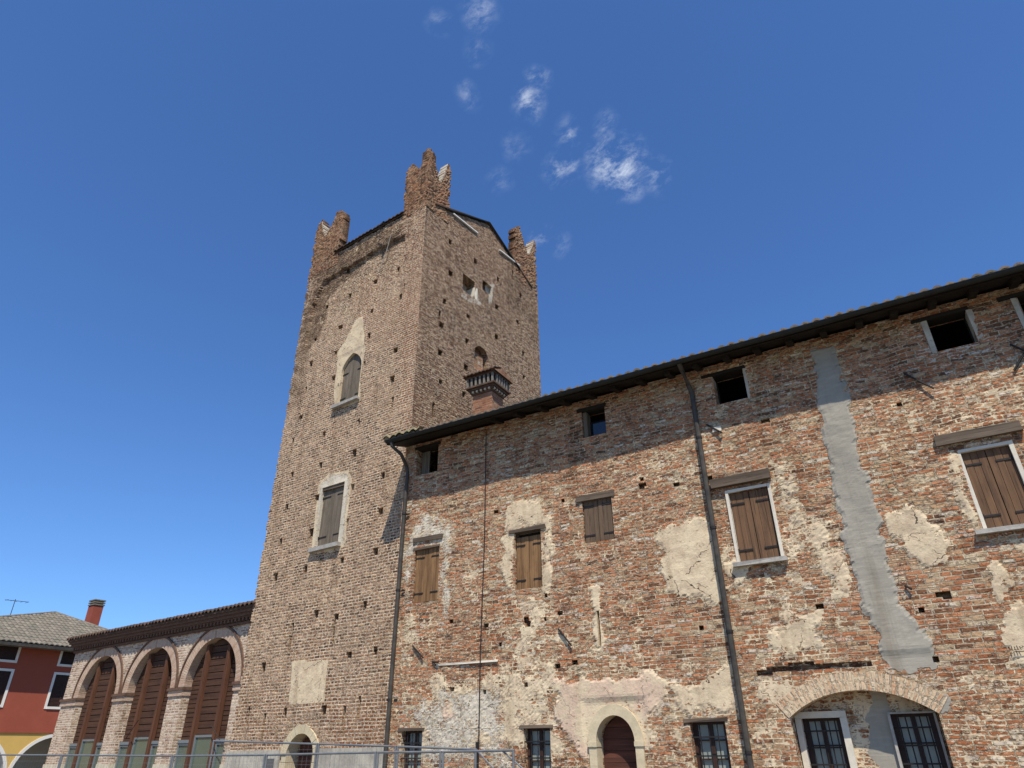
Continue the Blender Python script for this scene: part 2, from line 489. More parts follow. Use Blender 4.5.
    # stains of shape, and the painted shade inside holes
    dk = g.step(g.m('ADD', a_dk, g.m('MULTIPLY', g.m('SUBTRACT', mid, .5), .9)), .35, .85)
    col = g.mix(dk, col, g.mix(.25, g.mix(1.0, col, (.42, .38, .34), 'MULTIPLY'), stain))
    h = g.m('MULTIPLY', g.m('SUBTRACT', 1.0, mf), g.m('ADD', .55, g.m('MULTIPLY', rnd2, .6)))
    h = g.m('SUBTRACT', h, g.m('MULTIPLY', dkv, .8))
    h = g.m('ADD', h, g.m('MULTIPLY', fine, .55)); h = g.m('ADD', h, g.m('MULTIPLY', mid, und)); h = g.m('SUBTRACT', h, crev)
    if coarse: h = g.m('ADD', h, hadd)
    stv = g.step(g.noise(g.vmul(uv, (2.6, .20, 1.0)), 1.0, 5.0, .65), .50, .68)
    # coats
    mort = g.m('MULTIPLY', mf, .22)

    def coat(a, seedoff, sharp=.06, up=0.0):
        nn = g.noise(g.vadd(uv, (seedoff, seedoff * .7, 0)), 3.6, 8.0, .74)
        e = g.m('ADD', g.m('ADD', a, g.m('MULTIPLY', g.m('SUBTRACT', nn, .5), 2.1)), mort)
        e = g.m('ADD', e, g.m('MULTIPLY', g.m('SUBTRACT', sA, .5), .9))
        return g.m('MULTIPLY', g.step(e, .60 - sharp, .60 + sharp), g.step(a, .02, .15))
    for a, c, so_, hh in ((a_pl, g.mix(g.step(mid, .35, .7), plaster, plaster2), 11.0, 1.35), (a_wh, g.mix(fine, whitec, tuple(k * .62 for k in whitec)), 23.0, .75), (a_pi, g.mix(g.step(g.noise(uv, 1.7, 4.0, .6), .42, .6), pink, plaster), 37.0, 1.35)):
        k = coat(a, so_)
        if hh < 1: k = g.m('MULTIPLY', k, .8)
        c = g.mix(g.m('MULTIPLY', g.step(vf, .45, .8), .25), c, tuple(t * .5 for t in plaster2))
        c = g.mix(g.m('MULTIPLY', g.step(g.noise(uv, 9.0, 4.0, .7), .585, .65), .65), c, (.25, .17, .11))
        col = g.mix(k, col, c); h = g.mixf(k, h, g.m('ADD', hh, g.m('MULTIPLY', g.m('ADD', mid, fine), .35)))
    vor = g.node('ShaderNodeTexVoronoi', {'Vector': g.vadd(uv, g.vmul(nB, (.25, .25, 0))), 'Scale': 1.15}, feature='DISTANCE_TO_EDGE').outputs['Distance']
    crk = g.m('MULTIPLY', g.step(vor, .008, .002), g.step(mid, .48, .55))
    col = g.mix(g.m('MULTIPLY', crk, g.step(a_pl, .5, .9)), col, stain); h = g.m('SUBTRACT', h, g.m('MULTIPLY', crk, .8))
    kc = g.m('MULTIPLY', g.step(g.m('ADD', a_ce, g.m('MULTIPLY', g.m('SUBTRACT', g.noise(uv, 6.0, 5.0, .65), .5), .7)), .38, .48), 1.0)
    trow = g.noise(g.vmul(uv, (3.0, 15.0, 1.0)), 1.0, 4.0, .6)
    cc = g.mix(g.step(g.m('ADD', g.m('MULTIPLY', trow, .4), g.m('MULTIPLY', big, .6)), .35, .6), cement, tuple(k * .78 for k in cement)); cc = g.mix(g.m('MULTIPLY', vf, .3), cc, tuple(k * .6 for k in cement))
    col = g.mix(kc, col, cc); h = g.mixf(kc, h, g.m('ADD', 1.3, g.m('MULTIPLY', g.m('ADD', trow, mid), .28)))
    col = g.mix(g.m('MULTIPLY', stv, streak), col, g.mix(1.0, col, (.58, .53, .48), 'MULTIPLY'))
    finish(g, col, .92, h, relief, .12, 1.0)
    return m


def plain(name, c, rough=.8, nscale=6.0, var=.25, bump=.002, spec=.25, metallic=0.0, c2=None):
    m, g = new_mat(name)
    uv = g.node('ShaderNodeTexCoord').outputs['Object']
    n = g.noise(uv, nscale, 5.0, .65); n2 = g.noise(uv, nscale * 7, 3.0, .6)
    col = g.mix(g.step(n, .3, .7), c, c2 or tuple(k * (1 - var) for k in c)); col = g.mix(g.m('MULTIPLY', g.step(n2, .55, .75), var), col, tuple(k * .45 for k in c))
    finish(g, col, rough, g.m('ADD', n, n2) if bump else None, bump, spec, 1.0, metallic)
    return m


def wood_mat(name, c, c2, pl=.13, dark=(.03, .022, .016), grain=1.0, horiz=False, top=None):
    m, g = new_mat(name)
    uv = g.node('ShaderNodeUVMap', uv_map='UVMap').outputs[0]
    sx = (1.0, .045, 1) if not horiz else (.045, 1.0, 1)
    gr = g.noise(g.vmul(uv, sx), 42.0, 6.0, .7); w = g.noise(g.vmul(uv, sx), 9.0, 3.0, .6); n = g.noise(uv, 2.2, 4.0, .6)
    col = g.mix(g.step(w, .35, .65), c, c2)
    col = g.mix(g.m('MULTIPLY', g.step(gr, .52, .68), .75 * grain), col, dark)
    col = g.mix(g.m('MULTIPLY', g.step(gr, .46, .34), .35 * grain), col, tuple(min(1, k * 1.7) for k in c))
    col = g.mix(g.m('MULTIPLY', g.step(n, .5, .75), .4), col, tuple(k * .5 for k in c2))
    finish(g, col, .8, g.m('ADD', gr, w), .004, .2)
    return m


M = {}
M['wing'] = brick_mat('old red brickwork',
    [(0, (.12, .065, .04)), (.2, (.24, .108, .06)), (.38, (.345, .150, .082)), (.52, (.41, .200, .115)), (.64, (.31, .18, .11)), (.78, (.43, .285, .172)), (.9, (.34, .265, .18)), (1, (.56, .46, .32))],
    (.52, .43, .30), mortar2=(.23, .175, .12), white=.09, darkb=.015, relief=.022, speck=.62, limes=.78, und=.5, pink=(.60, .44, .31), redc=(.34, .135, .065))
M['tower'] = brick_mat('tan tower brickwork',
    [(0, (.085, .047, .030)), (.25, (.18, .098, .060)), (.5, (.28, .162, .100)), (.75, (.34, .21, .134)), (1, (.45, .32, .215))],
    (.62, .50, .36), mortar2=(.46, .36, .25), bw=.20, rh=.080, ms=.019, wob=.008, white=.05, darkb=.05, speck=.55, relief=.018, redc=(.32, .125, .062), limes=.75, und=.08, pink=(.60, .44, .31), satk=1.25, coarse=.75)
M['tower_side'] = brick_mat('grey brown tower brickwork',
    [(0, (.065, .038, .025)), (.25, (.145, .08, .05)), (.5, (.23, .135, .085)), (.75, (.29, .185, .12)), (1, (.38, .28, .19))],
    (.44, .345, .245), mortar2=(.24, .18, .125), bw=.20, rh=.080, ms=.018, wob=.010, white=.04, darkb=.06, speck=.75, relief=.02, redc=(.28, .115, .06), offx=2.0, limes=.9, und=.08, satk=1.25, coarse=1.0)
M['arcade'] = brick_mat('pale arcade brickwork',
    [(0, (.24, .145, .10)), (.3, (.36, .24, .17)), (.6, (.47, .34, .25)), (1, (.56, .45, .34))],
    (.62, .54, .43), mortar2=(.52, .44, .34), bw=.22, rh=.078, ms=.018, wob=.004, white=.05, darkb=.0, speck=.25, relief=.01, limes=.35, und=.2)
M['arcade_ring'] = brick_mat('pale arch brick', [(0, (.36, .23, .16)), (.5, (.44, .31, .23)), (1, (.50, .38, .29))], (.52, .43, .33), bw=.40, rh=.075, ms=.010, wob=.001, white=.03, darkb=-.1, speck=.15, relief=.006, limes=.3, und=.2)
M['wide_ring'] = brick_mat('lime washed arch brick', [(0, (.34, .18, .11)), (.35, (.50, .34, .22)), (1, (.60, .48, .34))], (.60, .50, .36), bw=.34, rh=.085, ms=.016, wob=.005, white=.06, darkb=-.1, speck=.35, relief=.014, base_pl=.42, limes=.6)
M['chim_brick'] = brick_mat('orange chimney brick', [(0, (.18, .08, .05)), (.5, (.25, .12, .075)), (1, (.31, .18, .12))], (.32, .25, .18), ms=.008, wob=.002, speck=.3, relief=.008, limes=.1)
M['horn'] = brick_mat('weathered red merlon brick',
    [(0, (.08, .045, .026)), (.25, (.18, .085, .045)), (.5, (.30, .145, .072)), (.75, (.33, .20, .11)), (1, (.40, .29, .18))],
    (.40, .32, .23), mortar2=(.2, .15, .1), white=.03, darkb=.07, speck=.6, relief=.03, stain=(.07, .055, .035))
M['cream'] = plain('cream lime plaster', (.60, .52, .38), .9, 3.0, .22, .004)
M['cream_stone'] = plain('cream dressed surround', (.58, .48, .31), .88, 4.0, .2, .004)
M['white'] = plain('off white painted surround', (.64, .575, .46), .85, 5.0, .16, .003)
M['grey_render'] = plain('old grey render', (.30, .27, .22), .9, 2.5, .35, .005, c2=(.47, .43, .34))
M['reveal'] = plain('grey lime reveal', (.30, .28, .25), .9, 4.0, .3, .004)
M['maroon'] = plain('faded maroon wash', (.22, .07, .05), .9, 2.2, .3, .004, c2=(.42, .33, .28))
M['sill'] = plain('grey stone sill', (.40, .37, .32), .85, 8.0, .3, .003)
M['oldbeam'] = wood_mat('weathered grey beam', (.135, .10, .07), (.085, .062, .043), horiz=True)
M['darkbeam'] = wood_mat('dark eaves timber', (.022, .017, .013), (.015, .012, .009), horiz=True)
M['shut_ochre'] = wood_mat('ochre shutter boards', (.25, .14, .062), (.145, .078, .036))
M['shut_brown'] = wood_mat('brown shutter boards', (.165, .09, .046), (.105, .058, .032))
M['shut_grey'] = wood_mat('greyed brown shutter boards', (.135, .088, .055), (.10, .066, .042))
M['shut_old'] = wood_mat('silver grey shutter boards', (.17, .138, .10), (.115, .092, .065))
M['door'] = wood_mat('dark red brown door boards', (.115, .042, .026), (.075, .03, .02), horiz=True)
M['screen'] = wood_mat('stained screen boards', (.085, .040, .022), (.055, .027, .017), horiz=True)
M['post'] = wood_mat('stained posts', (.125, .052, .026), (.085, .037, .021))
M['iron'] = plain('dark iron', (.035, .03, .027), .6, 12, .3, .001, metallic=.4)
M['pipe'] = plain('dark grey zinc pipe', (.036, .032, .027), .6, 5, .3, .0008, spec=.25, c2=(.070, .060, .048))
M['gutter'] = plain('dark gutter metal', (.022, .023, .018), .65, 5, .3, .001)
M['galv'] = plain('galvanised fence steel', (.19, .20, .205), .5, 9, .2, .0005, metallic=.3)
M['cable'] = plain('black cable sheath', (.02, .018, .02), .6, 9, .2, .0003)
M['alu'] = plain('grey window frame', (.17, .19, .19), .5, 9, .15, .0003)
M['fframe'] = plain('dark brown window frame', (.05, .025, .018), .55, 9, .2, .0005)
M['stucco_red'] = plain('brick red stucco', (.32, .080, .046), .9, .8, .12, .002)
M['stucco_yel'] = plain('yellow stucco', (.62, .40, .11), .9, .8, .1, .002)
M['stucco_wht'] = plain('white stucco', (.72, .68, .60), .9, .8, .08, .002)
M['housechim'] = plain('red chimney stucco', (.28, .07, .042), .9, 2, .15, .002)
M['brownbrick'] = plain('brown cornice brick', (.15, .085, .055), .9, 9, .35, .006)
M['concrete'] = plain('concrete foot', (.35, .34, .32), .9, 9, .2, .003)
M['whitebar'] = plain('white painted bar', (.75, .73, .70), .7, 9, .1, .0003)
M['darkin'] = plain('dark room plaster', (.03, .027, .025), .9, 3, .2, .002)
M['capmortar'] = plain('weathered cap mortar', (.46, .41, .32), .9, 6, .3, .004)
M['chimgrey'] = plain('sooty stone', (.20, .175, .145), .9, 9, .3, .002)
M['curtain'] = plain('white net curtain', (.52, .55, .55), .9, 3, .15, .002)
M['plaque'] = plain('grey plaque', (.12, .115, .11), .6, 9, .2, .0003)


def tile_mat(name, c, c2, moss):
    m, g = new_mat(name)
    uv = g.node('ShaderNodeUVMap', uv_map='UVMap').outputs[0]
    br = g.node('ShaderNodeTexBrick', {'Vector': uv, 'Color1': (0, 0, 0), 'Color2': (1, 1, 1), 'Mortar': (0, 0, 0), 'Scale': 1.0, 'Mortar Size': .006, 'Mortar Smooth': .3, 'Brick Width': .2, 'Row Height': .35}, offset=0.0)
    r = g.node('ShaderNodeSeparateColor', {0: br.outputs['Color']}).outputs[0]
    n = g.noise(uv, 2.0, 5.0, .65); f = g.noise(uv, 20., 3.0, .6)
    col = g.mix(r, c, c2); col = g.mix(g.step(n, .45, .65), col, moss); col = g.mix(g.m('MULTIPLY', g.step(f, .5, .7), .5), col, (.06, .05, .04))
    finish(g, col, .9, g.m('ADD', f, br.outputs['Fac']), .006, .15)
    return m


M['tile'] = tile_mat('old clay roof tiles', (.13, .095, .07), (.20, .15, .11), (.12, .11, .08))
M['tile_moss'] = tile_mat('mossy clay roof tiles', (.27, .22, .12), (.36, .30, .19), (.25, .23, .12))
M['tile_dark'] = tile_mat('dark brown roof tiles', (.085, .052, .036), (.13, .08, .055), (.07, .055, .04))
M['tile_grey'] = tile_mat('greyed house roof tiles', (.165, .142, .11), (.225, .195, .15), (.135, .125, .095))


def glass_mat(name, c, rough=.12):
    m, g = new_mat(name)
    n = g.noise(g.node('ShaderNodeTexCoord').outputs['Object'], 1.5, 3.0, .5)
    b = g.node('ShaderNodeBsdfPrincipled', {'Base Color': g.mix(n, c, tuple(k * .6 for k in c)), 'Roughness': rough, 'Specular IOR Level': .6, 'IOR': 1.5})
    g.node('ShaderNodeOutputMaterial', {'Surface': b.outputs[0]}); return m


M['glass'] = glass_mat('curtained window glass', (.33, .36, .31), .4)
M['glass_dark'] = glass_mat('dark window glass', (.012, .014, .018), .04)
M['glass_green'] = glass_mat('pale green glass', (.11, .15, .12), .08)


def ground_mat():
    m, g = new_mat('pale plaza paving')
    uv = g.node('ShaderNodeTexCoord').outputs['Object']
    br = g.node('ShaderNodeTexBrick', {'Vector': uv, 'Color1': (.17, .15, .12), 'Color2': (.20, .175, .14), 'Mortar': (.16, .15, .13), 'Scale': 1.0, 'Mortar Size': .01, 'Brick Width': .6, 'Row Height': .3})
    n = g.noise(uv, .3, 5.0, .6)
    finish(g, g.mix(g.m('MULTIPLY', n, .5), br.outputs['Color'], (.24, .22, .18)), .9, br.outputs['Fac'], -.004, .2)
    return m


M['paving'] = ground_mat()
M['earth'] = plain('dry grass and earth', (.13, .12, .06), .95, .05, .3, .02)
#@@SCENE@@
# ------------------------------------------------------------------ ground
def ground():
    mb = MB(); mb.quad([(-1500, -1500, 0), (1500, -1500, 0), (1500, 1500, 0), (-1500, 1500, 0)])
    tag(mb.out('ground', M['earth']), kind='structure')
    mb = MB(); mb.quad([(-60, -60, .004), (60, -60, .004), (60, 12, .004), (-60, 12, .004)])
    tag(mb.out('pavement', M['paving']), kind='structure')


ground()


def op_seg(x0, x1, zs, rise, depth):
    hw = (x1 - x0) / 2; cx = (x0 + x1) / 2; r = (hw * hw + rise * rise) / (2 * rise); zc = zs + rise - r

    def inside(x, z): return (np.abs(x - cx) < hw) & ((z < zs) | ((x - cx) ** 2 + (z - zc) ** 2 < r * r)) & (z > -1)

    def snap(x, z):
        d = np.hypot(x - cx, z - zc) + 1e-9; up = (z >= zs - .01)
        return (np.where(up, np.clip(cx + (x - cx) / d * r, cx - hw, cx + hw), cx + np.sign(x - cx) * hw), np.where(up, np.maximum(zc + (z - zc) / d * r, zs), z))
    return dict(inside=inside, depth=depth, snap=snap, back=False, r=r, zc=zc, cx=cx, hw=hw)


def wavy(name, fr, x0, x1, y0, y1, z0, slope, period, amp, mat, parent, row=.36, xlim=None, lip=.022, n=6, jit=.012):
    """rows of round clay tiles: profile across x, stepped up the slope"""
    V = []; F = []; U = []
    rows = max(1, int((y1 - y0) / row))
    nx = int((x1 - x0) / period * n) + 1
    xs = np.linspace(x0, x1, nx)
    prof = np.abs(np.sin(np.pi * (xs - x0) / period)) ** .8 * amp
    rg = np.random.RandomState(5)
    ntile = int((x1 - x0) / period) + 2
    for r in range(rows):
        ya, yb = y0 + r * row, y0 + (r + 1) * row + .03
        tj = rg.uniform(-jit, jit, ntile)[np.clip(((xs - x0) / period).astype(int), 0, ntile - 1)]
        tz = rg.uniform(-.006, .006, ntile)[np.clip(((xs - x0) / period).astype(int), 0, ntile - 1)]
        za = z0 + (ya - y0) * slope + lip; zb = z0 + (yb - y0) * slope
        b = len(V)
        lo, hi = (x0, x1) if xlim is None else xlim((ya + yb) / 2)
        for k, x in enumerate(xs):
            V.append(fr.w(x, ya + tj[k], za - .03 + prof[k] * .8)); V.append(fr.w(x, ya + tj[k], za + prof[k] + tz[k])); V.append(fr.w(x, yb, zb + prof[k] * .75 + tz[k]))
        for k in range(nx - 1):
            if xs[k] < lo or xs[k + 1] > hi: continue
            i = b + 3 * k
            F.append([i, i + 3, i + 4, i + 1]); F.append([i + 1, i + 4, i + 5, i + 2])
            ux, uy = (xs[k] - x0) / period * .2, r * .35 + .02; u2 = (xs[k + 1] - x0) / period * .2
            U += [(ux, uy), (u2, uy), (u2, uy + .01), (ux, uy + .01), (ux, uy + .01), (u2, uy + .01), (u2, uy + .33), (ux, uy + .33)]
    return build(name, V, F, mat, parent, U, False)


def planks(name, fr, x0, x1, y0, th, z0, z1, n, mat, parent, topf=None, seed=0):
    rg = random.Random(seed); mb = MB(fr); xs = [x0]
    ws = [rg.uniform(.8, 1.2) for _ in range(n)]; t = sum(ws)
    for w in ws: xs.append(xs[-1] + w / t * (x1 - x0))
    for i in range(n):
        a, b = xs[i] + .003, xs[i + 1] - .003; d = rg.uniform(-.004, .004)
        zb = z0 + rg.uniform(0, .008)
        if topf is None: poly = [(a, zb), (b, zb), (b, z1), (a, z1)]
        else:
            m_ = (a + b) / 2; poly = [(a, zb), (b, zb), (b, topf(b)), (m_, topf(m_)), (a, topf(a))]
        i0 = len(mb.uv); mb.prism(poly, y0 + d, y0 + d + th)
        o = rg.uniform(0, 9)
        for k in range(i0, len(mb.uv)):
            u = mb.uv[k]; mb.uv[k] = (u[0] + o, u[1] + o * 3)
    return mb.out(name, mat, parent)


def hboards(name, fr, x0, x1, y0, th, z0, z1, n, mat, parent, halfw=None, cx=0, gap=.006, seed=0):
    rg = random.Random(seed); mb = MB(fr)
    for i in range(n):
        a, b = z0 + (z1 - z0) * i / n, z0 + (z1 - z0) * (i + 1) / n - gap
        l, r = x0, x1
        if halfw is not None:
            h0, h1 = halfw(a), halfw(b)
            if h0 <= .01: continue
            poly = [(max(x0, cx - h0), a), (min(x1, cx + h0), a), (min(x1, cx + max(h1, .005)), b), (max(x0, cx - max(h1, .005)), b)]
        else: poly = [(l, a), (r, a), (r, b), (l, b)]
        if poly[0][0] >= poly[1][0] - .01: continue
        i0 = len(mb.uv); d = rg.uniform(-.004, .004)
        mb.prism(poly, y0 + d, y0 + d + th)
        o = rg.uniform(0, 9)
        for k in range(i0, len(mb.uv)):
            u = mb.uv[k]; mb.uv[k] = (u[0] + o * 3, u[1] + o)
    return mb.out(name, mat, parent)


def shuttered(bld, fr, r, mat, n=3, depth=.07, lintel=None, sill=None, surround=None, seed=0, label=None, smat=None, gap_top=0.0):
    x0, x1, z0, z1 = r
    mb = MB(fr); t = .035
    for b in ((x0, x0 + t, z0, z1), (x1 - t, x1, z0, z1), (x0 + t, x1 - t, z1 - t, z1), (x0 + t, x1 - t, z0, z0 + t)):
        mb.box(b[0], b[1], depth + .05, depth + .10, b[2], b[3])
    w = mb.out('window', M['oldbeam'], bld)
    if label: w['label'] = label
    mx = (x0 + x1) / 2; top = z1 - gap_top
    for s_, (a, b) in enumerate(((x0 + .012, mx - .004), (mx + .004, x1 - .012))):
        planks('shutter', fr, a, b, depth, .03, z0 + .015, top - .012, n, mat, w, seed=seed * 2 + s_)
        for zz in (z0 + (top - z0) * .17, z0 + (top - z0) * .83):
            h = MB(fr); L = (b - a) * .72
            if s_ == 0: h.box(a - .005, a + L, depth - .012, depth - .001, zz - .016, zz + .016); h.tube([(a, depth - .012, zz - .04), (a, depth - .012, zz + .04)], .014, 6)
            else: h.box(b - L, b + .005, depth - .012, depth - .001, zz - .016, zz + .016); h.tube([(b, depth - .012, zz - .04), (b, depth - .012, zz + .04)], .014, 6)
            h.out('hinge', M['iron'], w)
    mb = MB(fr); mb.box(x0 + .036, x1 - .036, depth + .11, depth + .13, z0 + .036, z1 - .036); mb.out('backing_board', M['darkbeam'], w)
    if lintel:
        l = MB(fr); a, b, c, d, pr = lintel
        l.box(a, b, -pr, .12, c, d, jit=.012); l.out('lintel', smat or M['oldbeam'], w)
    if sill:
        l = MB(fr); a, b, c, d, pr = sill
        l.box(a, b, -pr, depth + .05, c, d, jit=.006); l.out('sill', M['sill'], w)
    if surround:
        l = MB(fr); a, b, c, d, tt = surround  # thickness left/right, top, unused, proud
        l.box(x0 - a, x0, -tt, depth + .02, z0, z1 + c, jit=.006); l.box(x1, x1 + b, -tt, depth + .02, z0, z1 + c, jit=.006); l.box(x0, x1, -tt, depth + .02, z1, z1 + c, jit=.004)
        l.out('surround', M['white'], w)
    return w


def glazed(bld, fr, r, depth, bars=(4, 4), bar_y=None, mat='fframe', leaves=2, pane='glass', lintel=None, hbars=2):
    x0, x1, z0, z1 = r; t = .045; mb = MB(fr)
    def fr_(a, b, c, d, t):
        mb.box(a, a + t, depth, depth + .05, c, d); mb.box(b - t, b, depth, depth + .05, c, d)
        mb.box(a + t, b - t, depth, depth + .05, d - t, d); mb.box(a + t, b - t, depth, depth + .05, c, c + t)
    fr_(x0, x1, z0, z1, t)
    for k in range(leaves):
        a = x0 + t + (x1 - x0 - 2 * t) * k / leaves; b = x0 + t + (x1 - x0 - 2 * t) * (k + 1) / leaves
        if leaves > 1:
            mb.box(a + .001, a + .036, depth + .01, depth + .045, z0 + t, z1 - t); mb.box(b - .036, b - .001, depth + .01, depth + .045, z0 + t, z1 - t)
        for j in range(1, hbars + 1):
            zz = z0 + (z1 - z0) * j / (hbars + 1); mb.box(a + .036, b - .036, depth + .012, depth + .04, zz - .011, zz + .011)
    w = mb.out('window', M[mat], bld)
    p = MB(fr); p.box(x0 + t, x1 - t, depth + .052, depth + .058, z0 + t, z1 - t); p.out('pane', M[pane], w)
    if bars:
        b = MB(fr); yy = bar_y if bar_y is not None else depth - .08
        for i in range(1, bars[0] + 1):
            xx = x0 + (x1 - x0) * i / (bars[0] + 1); b.tube([(xx, yy, z0 + .01), (xx, yy, z1 - .01)], .010, 6)
        for i in range(1, bars[1] + 1):
            zz = z1 - (z1 - z0) * i / (bars[1] + 1) + .05; b.box(x0, x1, yy - .014, yy - .011 + .005, zz - .012, zz + .012)
        b.out('grille', M['iron'], w)
    if lintel:
        l = MB(fr); a, b_, c, d, pr = lintel; l.box(a, b_, -pr, .10, c, d, jit=.010); l.out('lintel', M['oldbeam'], w)
    return w


# ================================================================== WING
wing = thing('brick_wing', 'long weathered red brick wing with patchy plaster, wooden shutters and a tiled eave', 'building', (9, 4, 0))
XL, XR = WG.hit(400.3, 530)[0], 19.0
ZT = 8.83
H = WG.hit


def corners(tl_, tr, bl, br, y=0.0):
    a, b, c, d = [WG.hit(*q, y) for q in (tl_, tr, bl, br)]
    return ((a[0] + c[0]) / 2, (b[0] + d[0]) / 2, (c[1] + d[1]) / 2, (a[1] + b[1]) / 2)


s1 = corners((414.8, 549), (439, 546), (412, 604), (438, 599.5))
s2 = corners((514, 533), (540.8, 528), (515, 589.5), (542, 587))
s3 = corners((581.7, 500), (610.7, 495), (584.4, 543.8), (615, 538.5))
s4 = corners((729, 492), (768, 487), (739, 563), (781, 558))
s5 = corners((962, 452), (1012.7, 443.7), (985.6, 531.7), (1035.5, 522))
a1 = corners((416.5, 449.5), (439, 445), (416.5, 475), (437, 472))
a2 = corners((581, 414), (604.5, 404), (583, 438), (606, 433))
a3 = corners((713, 377), (743, 368), (716, 405), (747, 398))
a4 = corners((927, 321), (966, 309), (936, 351), (978, 343))
_a5 = WG.hit(1019, 303); a5 = (_a5[0], _a5[0] + .75, a4[2], a4[3])
_g = WG.hit(401.5, 731), WG.hit(422.5, 731); g1 = (_g[0][0], _g[1][0], .85, _g[0][1])
_g = WG.hit(523.5, 728.5), WG.hit(550, 728); g2 = (_g[0][0], _g[1][0], .85, _g[0][1])
_g = WG.hit(689.5, 722), WG.hit(724.5, 720); g3 = (_g[0][0], _g[1][0], .85, _g[0][1])
dl, dr, da = WG.hit(597, 742), WG.hit(635.8, 742), WG.hit(614.5, 715)
dcx, dhw, dzs = (dl[0] + dr[0]) / 2, (dr[0] - dl[0]) / 2, dl[1]
op_door = op_arch(dcx, dhw, dzs, .32, (da[1] - dzs) / dhw)
wl, wr, wa = WG.hit(789.6, 717), WG.hit(938.5, 713), WG.hit(863, 689.6)
wzs = (wl[1] + wr[1]) / 2
op_wide = op_seg(wl[0], wr[0], wzs, wa[1] - wzs, .42)
slot = WG.rect((597, 611), (602, 646))
wops = [op_rect(r, .11) for r in (s1, s2, s3, s4, s5)] + [op_rect(r, .34) for r in (a1, a2, a3, a4, a5)] + [op_rect(r, .24) for r in (g1, g2, g3)] + [op_door, op_wide]
wops.append(op_rect(slot, .10, True))
whole = [(451, 621), (484, 692), (452, 690), (528, 624), (486, 626), (527, 684), (641, 487), (496, 512), (563, 500), (526, 620), (676, 484), (546, 595),
         (642, 484), (701, 628), (820, 606), (708, 479), (641, 479), (938, 594), (947, 595), (922, 610), (900, 405), (765, 420), (935, 658), (545, 619), (560, 613), (500, 645), (600, 500), (558, 665), (575, 662)]
for i, p in enumerate(whole):
    x, z = H(*p)
    if 0 < z < 8: wops.append(op_hole(x, z, .10 + .05 * (i % 3 == 0), .09, .12))
# the long groove above the wide arch
gr = WG.poly([(757, 670), (790, 664), (871, 659), (871, 665), (800, 671), (757, 675)])
wops.append(dict(inside=lambda x, z: sdpoly(x, z, gr) > 0, depth=.07, back=True))
lx, lz = [], []
for o in wops[:13] + [op_rect(slot, .1)]:
    r = o['rect']; lx += [r[0], r[1]]; lz += [r[2], r[3]]
lx += [op_wide['cx'] - op_wide['hw'], op_wide['cx'] + op_wide['hw'], dcx - dhw, dcx + dhw]; lz += [dzs, wzs]


